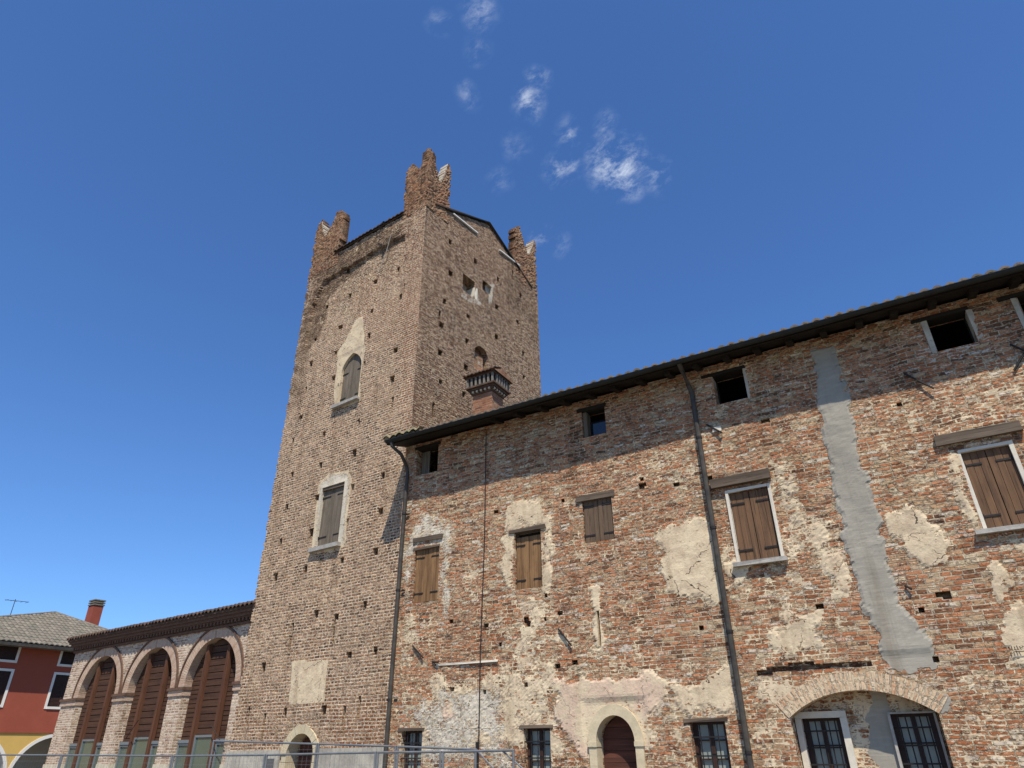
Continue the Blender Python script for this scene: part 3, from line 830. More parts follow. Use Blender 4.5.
def wing_attrs(x, z):
    sh = x.shape
    wob = (fbm(x, z, 1.7, 5, 3) - .5)
    out = {k: np.zeros(sh) for k in ('plaster', 'white', 'cement', 'pink', 'dark', 'neat', 'red')}

    def P(ch, pts, s, soft=.12, wb=.5):
        soft = soft * 1.5; d = sdpoly(x, z, WG.poly(pts)) + wob * wb * 1.6 + (fbm(x, z, 6, 4, 77) - .5) * .25
        out[ch] = np.maximum(out[ch], s * sstep(d, -soft, soft))
    # grey cement scar
    P('cement', [(812, 352), (833, 349), (838, 370), (848, 396), (860, 450), (868, 480), (878, 520), (888, 560), (900, 600), (930, 640), (934, 668), (912, 675), (893, 668), (880, 645), (862, 605), (853, 575), (842, 530), (832, 485), (824, 435), (819, 400)], 1.0, .06, .05)
    P('cement', [(913, 690), (940, 690), (955, 702), (943, 716), (925, 708)], .8, .08, .2)
    # clean cream patches
    P('plaster', [(504, 506), (520, 498), (548, 496), (553, 530), (552, 580), (546, 596), (541, 592), (541, 528), (514, 530), (513, 590), (503, 590), (500, 550)], .86, .12, .3)
    P('plaster', [(658, 532), (670, 519), (682, 523), (695, 514), (714, 523), (722, 595), (710, 602), (700, 594), (690, 597), (676, 598), (667, 590), (660, 575), (657, 558), (666, 546)], 1.0, .09, .25)
    P('plaster', [(726, 565), (748, 564), (750, 582), (738, 590), (728, 588)], 1.0, .07, .2)
    P('plaster', [(890, 512), (905, 501), (925, 508), (932, 525), (945, 540), (946, 557), (935, 566), (923, 562), (905, 545), (892, 530)], 1.0, .09, .25)
    P('plaster', [(878, 478), (935, 470), (940, 500), (905, 500), (885, 512)], .55, .2)
    P('plaster', [(946, 462), (960, 455), (980, 530), (968, 520), (952, 495)], .85, .1, .3)
    P('plaster', [(985, 556), (1003, 552), (1012, 580), (1000, 600), (988, 580)], .95, .1, .25)
    P('plaster', [(1004, 612), (1022, 606), (1060, 640), (1060, 668), (1016, 666), (1006, 645)], 1.05, .08, .2)
    P('plaster', [(1000, 535), (1060, 525), (1060, 560), (1010, 562)], .6, .15)
    P('plaster', [(709, 352), (752, 340), (760, 402), (716, 411)], .5, .1)
    P('plaster', [(772, 462), (796, 470), (812, 505), (845, 520), (858, 600), (840, 600), (800, 560), (786, 560)], .74, .25)
    P('plaster', [(812, 540), (845, 535), (860, 598), (835, 600), (818, 580)], .72, .15)
    P('plaster', [(714, 490), (728, 490), (738, 560), (724, 560)], .62, .1)
    P('plaster', [(778, 610), (820, 606), (830, 655), (790, 662), (760, 650), (770, 625)], .86, .12, .3)
    P('plaster', [(755, 575), (800, 568), (815, 600), (770, 600)], .5, .2)
    P('plaster', [(757, 678), (870, 670), (925, 672), (952, 700), (940, 712), (860, 686), (800, 705), (785, 720), (757, 700)], .72, .15, .4)
    P('plaster', [(668, 680), (730, 668), (738, 705), (728, 716), (690, 718), (672, 700)], .92, .12, .35)
    P('plaster', [(640, 715), (680, 712), (688, 768), (645, 770)], .46, .2)
    P('plaster', [(728, 720), (760, 700), (790, 720), (800, 770), (745, 770)], .50, .25)
    P('plaster', [(590, 588), (600, 588), (606, 640), (604, 656), (597, 656), (593, 620)], .9, .05, .1)
    P('white', [(604, 646), (630, 640), (638, 652), (620, 658), (604, 656)], .95, .1, .3)
    P('plaster', [(409, 522), (425, 512), (440, 516), (452, 530), (452, 600), (446, 622), (440, 604), (440, 546), (414, 548), (411, 604), (400, 620), (402, 560)], .66, .12, .35)
    P('white', [(409, 522), (425, 512), (440, 516), (450, 530), (452, 600), (446, 626), (440, 604), (440, 546), (414, 548), (411, 604), (398, 620), (402, 560)], .62, .12, .35)
    P('plaster', [(402, 610), (412, 606), (416, 640), (408, 665), (398, 680), (396, 640)], .62, .15)
    P('plaster', [(418, 612), (440, 606), (446, 640), (430, 660), (416, 650)], .50, .15)
    P('plaster', [(505, 592), (545, 588), (550, 615), (535, 650), (560, 668), (556, 690), (500, 690), (505, 655), (520, 625)], .66, .2, .5)
    P('plaster', [(430, 668), (500, 660), (560, 660), (560, 700), (590, 768), (398, 768), (395, 740), (425, 700)], .70, .25, .6)
    P('plaster', [(500, 690), (555, 690), (560, 768), (553, 768), (550, 722), (523, 724), (522, 768), (500, 768)], .85, .2, .4)
    P('white', [(438, 690), (488, 684), (500, 700), (498, 735), (440, 740)], .72, .15, .3)
    P('white', [(396, 705), (440, 700), (470, 740), (520, 745), (520, 768), (425, 768), (423, 728), (396, 730)], .66, .2, .4)
    P('pink', [(443, 698), (457, 698), (458, 718), (445, 720)], .85, .1, .2)
    P('pink', [(556, 684), (590, 674), (655, 671), (667, 682), (668, 700), (650, 712), (640, 745), (638, 712), (615, 701), (595, 712), (592, 768), (560, 735), (550, 715)], 1.05, .12, .35)
    P('plaster', [(585, 700), (615, 690), (645, 705), (655, 740), (652, 768), (585, 768)], .65, .12, .3)
    # creamier, lime-rubbed strips
    P('plaster', [(700, 445), (740, 440), (745, 470), (715, 480), (690, 500), (640, 500), (640, 470)], .5, .3)
    P('plaster', [(860, 400), (1060, 340), (1060, 440), (940, 440), (870, 470)], .46, .3)
    P('white', [(905, 352), (975, 338), (978, 352), (912, 368)], .45, .1)
    P('plaster', [(470, 470), (560, 480), (560, 600), (480, 620)], .30, .3)
    P('plaster', [(930, 700), (960, 690), (1060, 700), (1060, 768), (950, 768)], .26, .3)
    # red zones and neat zones
    P('plaster', [(600, 450), (690, 430), (700, 470), (640, 500), (590, 490)], .47, .4, .8)
    P('plaster', [(480, 590), (560, 600), (640, 600), (640, 670), (560, 680), (480, 660)], .48, .4, .8)
    P('plaster', [(560, 500), (580, 495), (586, 548), (620, 545), (622, 560), (575, 560)], .5, .12, .3)
    P('plaster', [(458, 575), (478, 570), (480, 600), (460, 605)], .6, .1, .3)
    P('plaster', [(519, 624), (533, 622), (534, 636), (520, 637)], .9, .06, .1)
    P('plaster', [(700, 575), (770, 560), (860, 620), (840, 680), (740, 680), (735, 620)], .48, .3, .6)
    P('plaster', [(970, 560), (1060, 545), (1060, 620), (985, 600)], .40, .3, .6)
    P('red', [(936, 712), (975, 700), (1000, 768), (945, 768)], .9, .2)
    P('red', [(740, 700), (790, 700), (790, 740), (760, 768), (745, 740)], .5, .3)
    P('red', [(1000, 580), (1012, 575), (1024, 610), (1010, 615)], .7, .15)
    P('red', [(620, 500), (655, 500), (655, 590), (620, 590)], .35, .3)
    P('neat', [(650, 600), (720, 600), (760, 590), (775, 640), (760, 665), (660, 672), (640, 640)], .9, .2)
    P('neat', [(868, 570), (985, 548), (1012, 660), (945, 665), (905, 610)], .95, .15)
    P('neat', [(822, 560), (855, 590), (885, 655), (835, 655)], .9, .15)
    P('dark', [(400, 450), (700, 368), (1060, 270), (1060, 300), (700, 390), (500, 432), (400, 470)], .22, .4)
    P('dark', [(395, 668), (440, 665), (440, 725), (395, 728)], .16, .4)
    P('dark', [(900, 640), (1060, 660), (1060, 700), (910, 690)], .3, .3)
    P('dark', [(430, 655), (505, 640), (510, 690), (440, 690)], .22, .3)
    # general lime remains, stronger towards the ground
    gen = .16 + .24 * fbm(x, z, .55, 4, 31) + .14 * sstep(z, 5.2, 2.5)
    out['plaster'] = np.maximum(out['plaster'], np.where(out['neat'] > .5, .12, gen))
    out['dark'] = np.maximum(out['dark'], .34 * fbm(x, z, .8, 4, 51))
    cut = np.clip(out['cement'] * 2, 0, 1)
    for k in ('plaster', 'white', 'pink'): out[k] = out[k] * (1 - cut)
    out['neat'] = np.maximum(out['neat'], 0)
    # keep coats off reveals
    return out


_wa_cache = {}


def wing_disp(x, z):
    a = wing_attrs(x, z)
    rough = 1 - a['neat']
    d = (fbm(x, z, .35, 3, 5) - .5) * .10 + (fbm(x, z, 2.2, 3, 9) - .5) * .035 * (.4 + .6 * rough)
    rg = np.random.RandomState(3)
    j = rg.uniform(-1, 1, x.shape) * .007 * rough * np.where(np.maximum(np.maximum(a['plaster'], a['pink']), a['cement']) > .8, .25, 1.0)
    coat = sstep(np.maximum(np.maximum(a['plaster'], a['pink']), a['cement']), .55, .75) * .018
    e = d + j - coat
    # flush at opening edges
    f = np.ones_like(x)
    for r in (s1, s2, s3, s4, s5, a1, a2, a3, a4, a5, g1, g2, g3):
        dist = np.maximum(np.maximum(r[0] - x, x - r[1]), np.maximum(r[2] - z, z - r[3]))
        f = np.minimum(f, np.clip(dist / .12, 0, 1))
    for (cx, hw, zt) in ((dcx, dhw + .2, da[1] + .2), (op_wide['cx'], op_wide['hw'] + .2, wa[1] + .45)):
        dist = np.maximum(np.abs(x - cx) - hw, z - zt); f = np.minimum(f, np.clip(dist / .12, 0, 1))
    f = np.minimum(f, np.clip((x - XL) / .15, 0, 1))
    return e * f


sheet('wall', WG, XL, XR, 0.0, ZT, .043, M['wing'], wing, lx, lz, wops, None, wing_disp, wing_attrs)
mb = MB(WG)
mb.box(XR, XR + .4, .0, 9, 0, ZT); mb.box(XL + .9, XR, 8.6, 9, 0, ZT)
mb.box(XL, XL + .04, .002, .5, 0, ZT - .01)
# inner floors and ceiling of the wing, so the openings look into real dark rooms
mb.box(.9, XR - .01, .45, 8.58, 6.0, 6.2); mb.box(.9, XR - .01, .45, 8.58, 3.1, 3.3)
mb.out('wall', M['wing'], wing)
# roof
OV = .58
EZ = 8.79
slope = .29
rx0, rx1 = -.22, 19.6
mb = MB(WG); yr = 4.6; zr = EZ + (yr + OV) * slope
mb.prism([(0, 0)] * 3, 0, 0) if False else None
for (ya, yb, za, zb) in ((-OV + .03, yr, EZ - .06, zr - .06), (9.4, yr, zr - (9.4 - yr) * slope - .06, zr - .06)):
    t_ = .07
    P = [(rx0, ya, za), (rx1, ya, za), (rx1, yb, zb), (rx0, yb, zb)]
    Q = [(a, b, c + t_) for a, b, c in P]
    mb.quad(P[::-1]); mb.quad(Q)
    for i in range(4): mb.quad([P[i], P[(i + 1) % 4], Q[(i + 1) % 4], Q[i]])
roof = mb.out('roof', M['darkbeam'], wing)
wavy('tiles', WG, rx0, rx1, -OV - .08, yr, EZ + .0, slope, .205, .075, M['tile'], roof)
mb = MB(WG)
for k in range(2):
    mb.tube([(rx0 + .07 + .02 * k, -OV - .08 + .0, EZ + .03), (rx0 + .07, 1.0, EZ + .04 + (1.0 + OV) * slope)], .085, 10)
mb.out('verge_tiles', M['tile_moss'], roof)
wavy('mossy_tiles', WG, rx0 - .02, rx0 + 1.18, -OV - .13, 1.4, EZ + .045, slope, .22, .10, M['tile_moss'], roof, jit=.03)
# rafters
rp = [H(*p)[0] for p in ((825, 338), (859, 328), (894, 318), (932, 308), (970, 297), (1012, 287))]
sp = (rp[-1] - rp[0]) / 5
x = rp[0] - sp * 13
xs = [rp[0] + sp * k for k in range(-12, 10) if XL + .25 < rp[0] + sp * k < XR]
for x in xs:
    mb = MB(WG); j = random.uniform(-.02, .02)
    za = EZ - .065; 
    P = [(x - .065 + j, -OV + .16, za - .10 + .16 * slope), (x + .065 + j, -OV + .16, za - .10 + .16 * slope), (x + .065 + j, .3, za - .13 + (OV + .3) * slope - .0), (x - .065 + j, .3, za - .13 + (OV + .3) * slope)]
    Q = [(a, b, EZ - .062 + (b + OV) * slope - .004) for a, b, c in P]
    P[2] = (P[2][0], P[2][1], P[2][2]); mb.quad(P[::-1]); mb.quad(Q)
    for i in range(4): mb.quad([P[i], P[(i + 1) % 4], Q[(i + 1) % 4], Q[i]])
    mb.out('rafter', M['darkbeam'], wing)
# gutter: half round
mb = MB(WG); n = 8; r0 = .068; gx0, gx1 = -.13, 19.5; gy, gz = -OV - .08, EZ - .01
segs = 60
for s_ in range(segs):
    xa, xb = gx0 + (gx1 - gx0) * s_ / segs, gx0 + (gx1 - gx0) * (s_ + 1) / segs
    for k in range(n):
        t0, t1 = math.pi + math.pi * k / n, math.pi + math.pi * (k + 1) / n
        w0 = .006 * math.sin(xa * 1.7); w1 = .006 * math.sin(xb * 1.7)
        P = lambda xx, t, w, r=r0: (xx, gy + r * math.cos(t), gz + w + r * math.sin(t))
        mb.quad([P(xa, t0, w0), P(xb, t0, w1), P(xb, t1, w1), P(xa, t1, w0)])
        mb.quad([P(xa, t1, w0, r0 - .006), P(xb, t1, w1, r0 - .006), P(xb, t0, w1, r0 - .006), P(xa, t0, w0, r0 - .006)])
mb.tube([(gx0, gy - r0, gz), (gx1, gy - r0, gz)], .010, 6)
mb.quad([(gx0, gy + r0 * math.cos(math.pi + math.pi * k / n), gz + r0 * math.sin(math.pi + math.pi * k / n)) for k in range(n + 1)])
gut = mb.out('gutter', M['gutter'], wing, True)
for x in xs[::1]:
    b = MB(WG); b.box(x + .12, x + .145, gy - r0 - .008, gy + r0 + .1, gz - .004 - .0, gz + .010); b.out('bracket', M['iron'], gut)
# downpipes
p0 = H(407, 500); p1 = H(386, 768)
mb = MB(WG); py = -.075
px_ = [H(391, 448, -OV - .08), H(395, 455, -.5), H(403, 463, -.16), H(408, 472, py), H(408.3, 484, py)]
mb.tube([(px_[0][0], gy, gz - .05), (px_[0][0] + .01, gy + .02, gz - .16), (px_[0][0] + .16, -.42, gz - .36), (p0[0] + .02, -.14, gz - .58), (p0[0] + .02, py, gz - .72), (p0[0] + .02, py, gz - .9), (p0[0], py, gz - 1.4)], .045, 10)
mb.tube([(p0[0], py, gz - 1.38), (p1[0] + .01, py, .25)], .050, 10)
dp = mb.out('downpipe', M['pipe'], wing, True); dp['label'] = 'bent downpipe at the corner of the wing beside the tower'
for zz in (6.9, 5.0, 2.6, 1.2):
    b = MB(WG); b.tube([(p0[0] + (p1[0] - p0[0]) * (7 - zz) / 6, py, zz), (p0[0] + (p1[0] - p0[0]) * (7 - zz) / 6, py, zz + .05)], .060, 10); b.box(p0[0] + .03, p0[0] + .12, -.03, .0, zz, zz + .04); b.out('pipe_clip', M['iron'], dp)
q0 = H(693, 395); q1 = H(752, 768)
mb = MB(WG); mb.tube([(q0[0] - .04, gy + .02, gz - .03), (q0[0] - .04, -.45, gz - .12), (q0[0] - .03, -.16, gz - .34), (q0[0], py, gz - .5), (q0[0], py, gz - 1.5), (q1[0], py, .25)], [.05, .05, .05, .052, .054, .054], 10)
dp = mb.out('downpipe', M['pipe'], wing, True); dp['label'] = 'straight downpipe running past the shuttered window to the ground'
for zz in (7.2, 5.3, 3.4, 1.5):
    b = MB(WG); b.tube([(q0[0], py, zz), (q0[0], py, zz + .05)], .064, 10); b.box(q0[0] - .02, q0[0] + .02, -.03, .03, zz, zz + .04); b.out('pipe_clip', M['iron'], dp)
c0, c1 = H(487, 432), H(479, 768)
mb = MB(WG); mb.tube([(c0[0], -.04, c0[1]), (c0[0] - .02, -.035, 6), (c1[0] + .03, -.04, 3.5), (c1[0], -.04, .3)], .014, 6)
cm = H(478, 742); mb.tube([(cm[0], -.04, cm[1]), (cm[0], -.04, .3)], .026, 8)
mb.out('cable', M['cable'], wing)

# shuttered windows
def b2(p, q):
    a, b = H(*p), H(*q); return min(a[0], b[0]), max(a[0], b[0])


w = shuttered(wing, WG, s1, M['shut_ochre'], 3, .06, (s1[0] - .05, s1[1] + .02, s1[3] - .02, s1[3] + .03, .0), None, seed=1, label='ochre shutters under a loose plank beside the downpipe')
l = MB(WG); l.box(s1[0] - .06, s1[1] + .08, -.04, .05, s1[3] + .17, s1[3] + .27, jit=.012); l.out('relieving_plank', M['oldbeam'], w)
shuttered(wing, WG, s2, M['shut_ochre'], 3, .08, (s2[0] - .12, s2[1] + .13, s2[3] - .01, s2[3] + .07, .035), None, seed=2, label='ochre shutters set in a cream plaster patch', gap_top=.10)
shuttered(wing, WG, s3, M['shut_grey'], 3, .05, (s3[0] - .12, s3[1] + .07, s3[3] - .03, s3[3] + .10, .03), None, seed=3, label='greyish brown shutters set higher than their neighbours')
shuttered(wing, WG, s4, M['shut_brown'], 3, .05, (s4[0] - .30, s4[1] + .10, s4[3] + .13, s4[3] + .31, .09), (s4[0] - .12, s4[1] + .10, s4[2] - .07, s4[2], .11), (.055, .06, .05, 0, .012), seed=4, label='brown shutters in a white surround to the right of the downpipe')
shuttered(wing, WG, s5, M['shut_brown'], 3, .05, (s5[0] - .30, s5[1] + .25, s5[3] + .16, s5[3] + .34, .10), (s5[0] - .18, s5[1] + .20, s5[2] - .07, s5[2], .11), (.055, .06, .05, 0, .012), seed=5, label='brown shutters in a white surround at the right end')
l = MB(WG); l.box(s4[0] - .22, s4[1] + .10, -.05, .05, s4[3] + .31, s4[3] + .42, jit=.02); l.out('rubble_course', M['wing'], wing)
l = MB(WG); l.box(s5[0] - .26, s5[1] + .2, -.04, .05, s5[3] + .34, s5[3] + .42, jit=.015); l.out('rubble_course', M['wing'], wing)

# attic openings
for i, (r, lp) in enumerate(((a1, (.06, .06, 0)), (a2, (.10, .04, 0)), (a3, (.22, .06, .02)), (a4, (.24, .04, .02)), (a5, (.28, .1, .02)))):
    l = MB(WG); l.box(r[0] - .001, r[1] + .001, .30, .335, r[2] - .001, r[2] + .03); l.box(r[0], r[0] + .03, .30, .335, r[2] + .03, r[3]); l.box(r[1] - .03, r[1], .30, .335, r[2] + .03, r[3])
    w = l.out('window', M['darkbeam'], wing)
    l = MB(WG); l.box(r[0] - lp[0], r[1] + lp[1], -.025, .30, r[3] - .005, r[3] + .07, jit=.006); l.out('lintel', M['darkbeam'], w)
    if i in (2, 3, 4):
        l = MB(WG); l.box(r[0] - .09, r[0], -.006, .28, r[2] - .02, r[3] - .01, jit=.012); l.out('jamb', M['grey_render'], w)
        l = MB(WG); l.box(r[1], r[1] + .10, -.006, .28, r[2] - .02, r[3] - .01, jit=.012); l.out('jamb', M['grey_render'], w)
    if i == 0:
        planks('shutter', WG, r[0] + .03, r[0] + .28, .20, .025, r[2] + .02, r[3] - .02, 2, M['shut_old'], w, seed=9)
    if i == 1:
        l = MB(WG); l.box(r[0] + .12, r[1] - .03, .22, .228, r[2] + .03, r[3] - .22); l.out('pane', M['glass_dark'], w)
        l = MB(WG); l.box(r[0] + .02, r[0] + .11, .05, .26, r[2] + .01, r[3] - .01); l.out('shutter', M['shut_old'], w)

# ground windows
for (r, nm) in ((g1, 1), (g2, 2), (g3, 3)):
    w = glazed(wing, WG, r, .16, (3, 3), .04, 'fframe', 2, 'glass', (r[0] - .10, r[1] + .06, r[3] - .0, r[3] + .055, .02), hbars=3)
    l = MB(WG); l.box(r[0] - .05, r[1] + .05, -.03, .15, r[2] - .08, r[2], jit=.004); l.out('sill', M['sill'], w)
# arched door and its cream surround
sq = (da[1] - dzs) / dhw
hwf = lambda z: dhw if z < dzs else dhw * math.sqrt(max(0, 1 - ((z - dzs) / (dhw * sq)) ** 2))
door = hboards('door', WG, dcx - dhw, dcx + dhw, .27, .05, .02, da[1], 11, M['door'], wing, hwf, dcx, seed=4)
door['label'] = 'dark red brown arched door in a cream plaster surround'
l = MB(WG); l.box(dcx - dhw, dcx + dhw, .32, .34, .0, dzs); l.arch_ring(dcx, dzs, .001, dhw + .01, .32, .34, squash=sq); l.out('backing_board', M['darkbeam'], door)
l = MB(WG); l.arch_ring(dcx, dzs, dhw - .003, dhw + .16, -.045, .20, n=18, squash=sq)
l.box(dcx - dhw - .15, dcx - dhw + .003, -.04, .20, 0, dzs - .08); l.box(dcx + dhw - .003, dcx + dhw + .15, -.04, .20, 0, dzs - .08)
l.box(dcx - dhw - .17, dcx - dhw + .012, -.06, .20, dzs - .08, dzs); l.box(dcx + dhw - .012, dcx + dhw + .17, -.06, .20, dzs - .08, dzs)
l.out('surround', M['cream_stone'], door)

# wide arched recess with two barred windows
ow_ = op_wide
t_half = math.acos(min(1, ow_['hw'] / ow_['r'])) if ow_['hw'] < ow_['r'] else 0
l = MB(WG); l.arch_ring(ow_['cx'], ow_['zc'], ow_['r'] - .004, ow_['r'] + .27, -.010, .26, t_half - .01, math.pi - t_half + .01, 40)
l.out('arch', M['wide_ring'], wing)
W2 = WG
bA = [WG.hit(801, 718.5, .40), WG.hit(840, 716, .40)]; bB = [WG.hit(889.6, 714, .40), WG.hit(933, 712, .40)]
rA = (bA[0][0], bA[1][0], .8, bA[0][1]); rB = (bB[0][0], bB[1][0], .8, bB[0][1])
MR = M['maroon']


def rec_attr(x, z):
    c = ow_['cx']
    return {'plaster': .45 + .30 * fbm(x, z, 2.0, 3, 6), 'red': np.where(x < c - .1, 1.0, .5), 'dark': .0 * x, 'white': .25 + 0 * x, 'cement': .8 * sstep(x + (fbm(x, z, 3, 4, 5) - .5) * .5, c - .05, c + .15) * (x < rB[0] + .05), 'pink': .0 * x}


sheet('recess_wall', Frame((0, .40, 0), (1, 0, 0), (0, 1, 0)), ow_['cx'] - ow_['hw'] - .1, ow_['cx'] + ow_['hw'] + .1, 0, wa[1] + .1, .05, M['wing'], wing, [rA[0], rA[1], rB[0], rB[1]], [.8, rA[3], rB[3]], [op_rect(rA, .2), op_rect(rB, .2)], None,
      lambda x, z: (fbm(x, z, 3, 3, 4) - .5) * .02, rec_attr)
for r, wd in ((rA, (.09, .10)), (rB, (.035, .03))):
    l = MB(WG); l.box(r[0] - wd[0], r[0] + .004, .33, .46, .76, r[3] + .002); l.box(r[1] - .004, r[1] + wd[1], .33, .46, .76, r[3] + .002); l.box(r[0] - wd[0], r[1] + wd[1], .33, .46, r[3] - .002, r[3] + .075 * (wd[0] > .05) + .02)
    l.box(r[0] - wd[0], r[1] + wd[1], .30, .46, .70, .76)
    w = glazed(wing, WG, (r[0] + .004, r[1] - .004, r[2], r[3]), .50, (5, 4), .42, 'fframe', 2, 'glass', None, hbars=2)
    l.out('surround', M['white'] if wd[0] > .05 else M['sill'], w)

# iron ties and odd bars on the wall
for (p, q) in (((413.5, 646), (425, 658)), ((433, 662), (440, 662.5)), ((559, 629), (573, 646)), ((904, 374), (934, 390)), ((1010, 345), (1034, 357)), ((1014, 371), (1030, 345)), ((707, 425), (723, 434)), ((905, 586), (912, 590))):
    a, b = H(*p), H(*q); l = MB(WG); l.tube([(a[0], -.03, a[1]), (b[0], -.07, b[1])], .018, 6); l.out('wall_tie', M['iron'], wing)
a, b = H(437, 665.5), H(498, 660); l = MB(WG); l.box(a[0], b[0], -.030, .02, (a[1] + b[1]) / 2 - .02, (a[1] + b[1]) / 2 + .02, jit=.01); l.out('plaster_ledge', M['white'], wing)
a = H(716, 430); l = MB(WG); l.box(a[0] - .06, a[0] + .10, -.035, .0, a[1] - .04, a[1] + .05, jit=.02); l.out('plaster_blob', M['white'], wing)
# small dark painted tally marks
a = H(1016, 648.5); l = MB(WG)
for i in range(4): l.box(a[0] - .06 + i * .035, a[0] - .05 + i * .035, -.062, -.057, a[1] - .03, a[1] + .035 - .012 * (i % 2), rot=.08 * (i - 1))
l.box(a[0] - .05, a[0] + .09, -.062, -.057, a[1] - .055, a[1] - .045)
l.out('painted_mark', M['iron'], wing)

# chimney stack on the wing roof
CY = 1.55
cl, cc, cr = WG.hit(465.5, 376, CY), WG.hit(494, 367, CY), WG.hit(511, 380, CY + .9)
cw = cc[0] - cl[0]; cx0 = cl[0]; cx1 = cc[0]; cdp = cw * .95
zt_ = cc[1] - .05
cf = Frame((0, CY, 0), (1, 0, 0), (0, 1, 0))
zb_ = EZ + (CY + OV) * slope - .1
l = MB(cf); bi = cw * .17
l.box(cx0 + bi, cx1 - bi, bi, cdp - bi, zb_ - .3, zt_ - .62); chim = l.out('chimney', M['chim_brick'], wing)
l = MB(cf)
for k, (o, za, zb2) in enumerate(((.14, -.62, -.55), (.10, -.55, -.49), (.06, -.49, -.43), (.0, -.43, -.38))):
    o = cw * o; l.box(cx0 + o, cx1 - o, o, cdp - o, zt_ + za, zt_ + zb2)
for (xa, xb, ya, yb) in ((cx0, cx1, 0, .07), (cx0, cx0 + .07, .07, cdp - .07), (cx1 - .07, cx1, .07, cdp - .07), (cx0, cx1, cdp - .07, cdp)):
    l.box(xa + .002, xb - .002, ya + .002, yb - .002, zt_ - .10, zt_ - .04)
l.out('cap', M['tile_dark'], chim)
l = MB(cf); nB = 7
for i in range(nB):
    xx = cx0 + .04 + (cx1 - cx0 - .14) * i / (nB - 1)
    l.box(xx, xx + .06, .01, .065, zt_ - .38, zt_ - .10); l.box(xx, xx + .06, cdp - .065, cdp - .01, zt_ - .38, zt_ - .10)
    yy = .04 + (cdp - .14) * i / (nB - 1)
    if 0 < i < nB - 1: l.box(cx1 - .065, cx1 - .01, yy, yy + .06, zt_ - .38, zt_ - .10); l.box(cx0 + .01, cx0 + .065, yy, yy + .06, zt_ - .38, zt_ - .10)
l.out('baluster', M['chimgrey'], chim)
l = MB(cf); l.box(cx0 + .2, cx1 - .2, .2, cdp - .2, zt_ - .38, zt_ - .05); l.out('flue', M['iron'], chim)
l = MB(cf)
for i in range(5):
    xx = cx0 + cw * .15 + (cw * .7) * i / 5; l.box(xx + .03, xx + .09, cw * .09, cw * .14, zt_ - .56, zt_ - .50)
    yy = cdp * .15 + cdp * .7 * i / 5; l.box(cx1 - cw * .14, cx1 - cw * .09, yy + .03, yy + .09, zt_ - .56, zt_ - .50)
l.box(cx0 + cw * .142, cx1 - cw * .142, cw * .142, cdp - cw * .142, zt_ - .565, zt_ - .495); l.out('dentil', M['cream'], chim)
wavy('tiles', cf, cx0 - .06, cx1 + .06, -.08, cdp / 2, zt_ - .04, .42, .135, .05, M['tile_dark'], chim, row=.2)
l = MB(cf); P = [(cx1 + .05, -.07, zt_ - .05), (cx1 + .05, cdp + .07, zt_ - .05), (cx1 + .05, cdp / 2, zt_ + .19)]
l.quad(P); l.quad([(cx0 - .05, b, c) for a, b, c in P][::-1]); l.quad([(cx0 - .05, cdp / 2, zt_ + .19), (cx1 + .05, cdp / 2, zt_ + .19), (cx1 + .05, cdp + .07, zt_ - .05), (cx0 - .05, cdp + .07, zt_ - .05)])
l.quad([(cx0 - .05, cdp / 2, zt_ + .19), (cx0 - .05, -.07, zt_ - .05), (cx1 + .05, -.07, zt_ - .05), (cx1 + .05, cdp / 2, zt_ + .19)])
l.out('gable', M['chim_brick'], chim)

# ================================================================== TOWER
tower = thing('brick_tower', 'tall square brick tower with swallow-tailed merlons, putlog holes and two shuttered windows', 'tower', tuple(C0 + TL * 3 + TN * 3.3))
TW = 6.08; TD = 6.85
T = TF.hit; SS = TS.hit
fh = []
for p, o, sc in (((392, 28), (240, 320), 3.94), ):
    pass


def zz_(pts, ox, oy, sc): return [(ox + a / sc, oy + b / sc) for a, b in pts]


front_holes = zz_([(392, 28), (295, 78), (378, 127), (280, 172), (510, 63), (613, 117), (491, 172), (368, 228), (260, 275), (599, 232), (466, 400), (238, 383), (330, 450), (449, 524), (318, 572), (206, 610)], 240, 320, 3.94) \
    + zz_([(425, 505), (343, 550), (248, 603), (440, 610), (337, 663), (220, 722), (165, 645), (240, 510)], 280, 130, 3.657) \
    + zz_([(382, 133), (579, 97), (515, 298), (618, 284), (172, 346), (257, 530), (418, 518)], 220, 580, 4.0) \
    + zz_([(345, 27), (808, 30), (648, 85), (467, 143), (313, 190), (797, 213), (627, 263), (438, 318), (281, 365), (770, 415), (595, 463), (411, 507), (256, 545), (715, 688), (462, 735), (570, 750)], 225, 470, 5.12)
side_holes = zz_([(622, 410), (713, 483), (625, 525), (600, 628), (590, 715), (685, 682), (870, 700), (793, 647), (880, 607), (797, 545), (910, 510), (793, 755)], 280, 130, 3.657) \
    + zz_([(788, 128), (890, 187), (790, 245), (881, 295), (893, 85)], 240, 320, 3.94) + zz_([(228, 97), (485, 58), (712, 200), (715, 400)], 440, 330, 8.53) + zz_([(343, 15), (345, 230), (303, 420), (513, 148)], 400, 240, 6.83)
tops = []
w1 = (T(337.5, 404), T(357.5, 399.5), T(350.5, 354), T(340.5, 374))
w1cx, w1hw, w1zs = (w1[0][0] + w1[1][0]) / 2, (w1[1][0] - w1[0][0]) / 2, w1[3][1]
w1z0 = (w1[0][1] + w1[1][1]) / 2; w1ap = w1[2][1]
op_w1 = op_arch(w1cx, w1hw, w1zs, .14, (w1ap - w1zs) / w1hw, w1z0, True)
q = [T(322, 487.5), T(344.5, 482), T(315, 548), T(338, 543)]
w2 = ((q[0][0] + q[2][0]) / 2, (q[1][0] + q[3][0]) / 2, (q[2][1] + q[3][1]) / 2, (q[0][1] + q[1][1]) / 2)
q = [T(287.5, 752), T(314, 752), T(300.5, 733.5)]
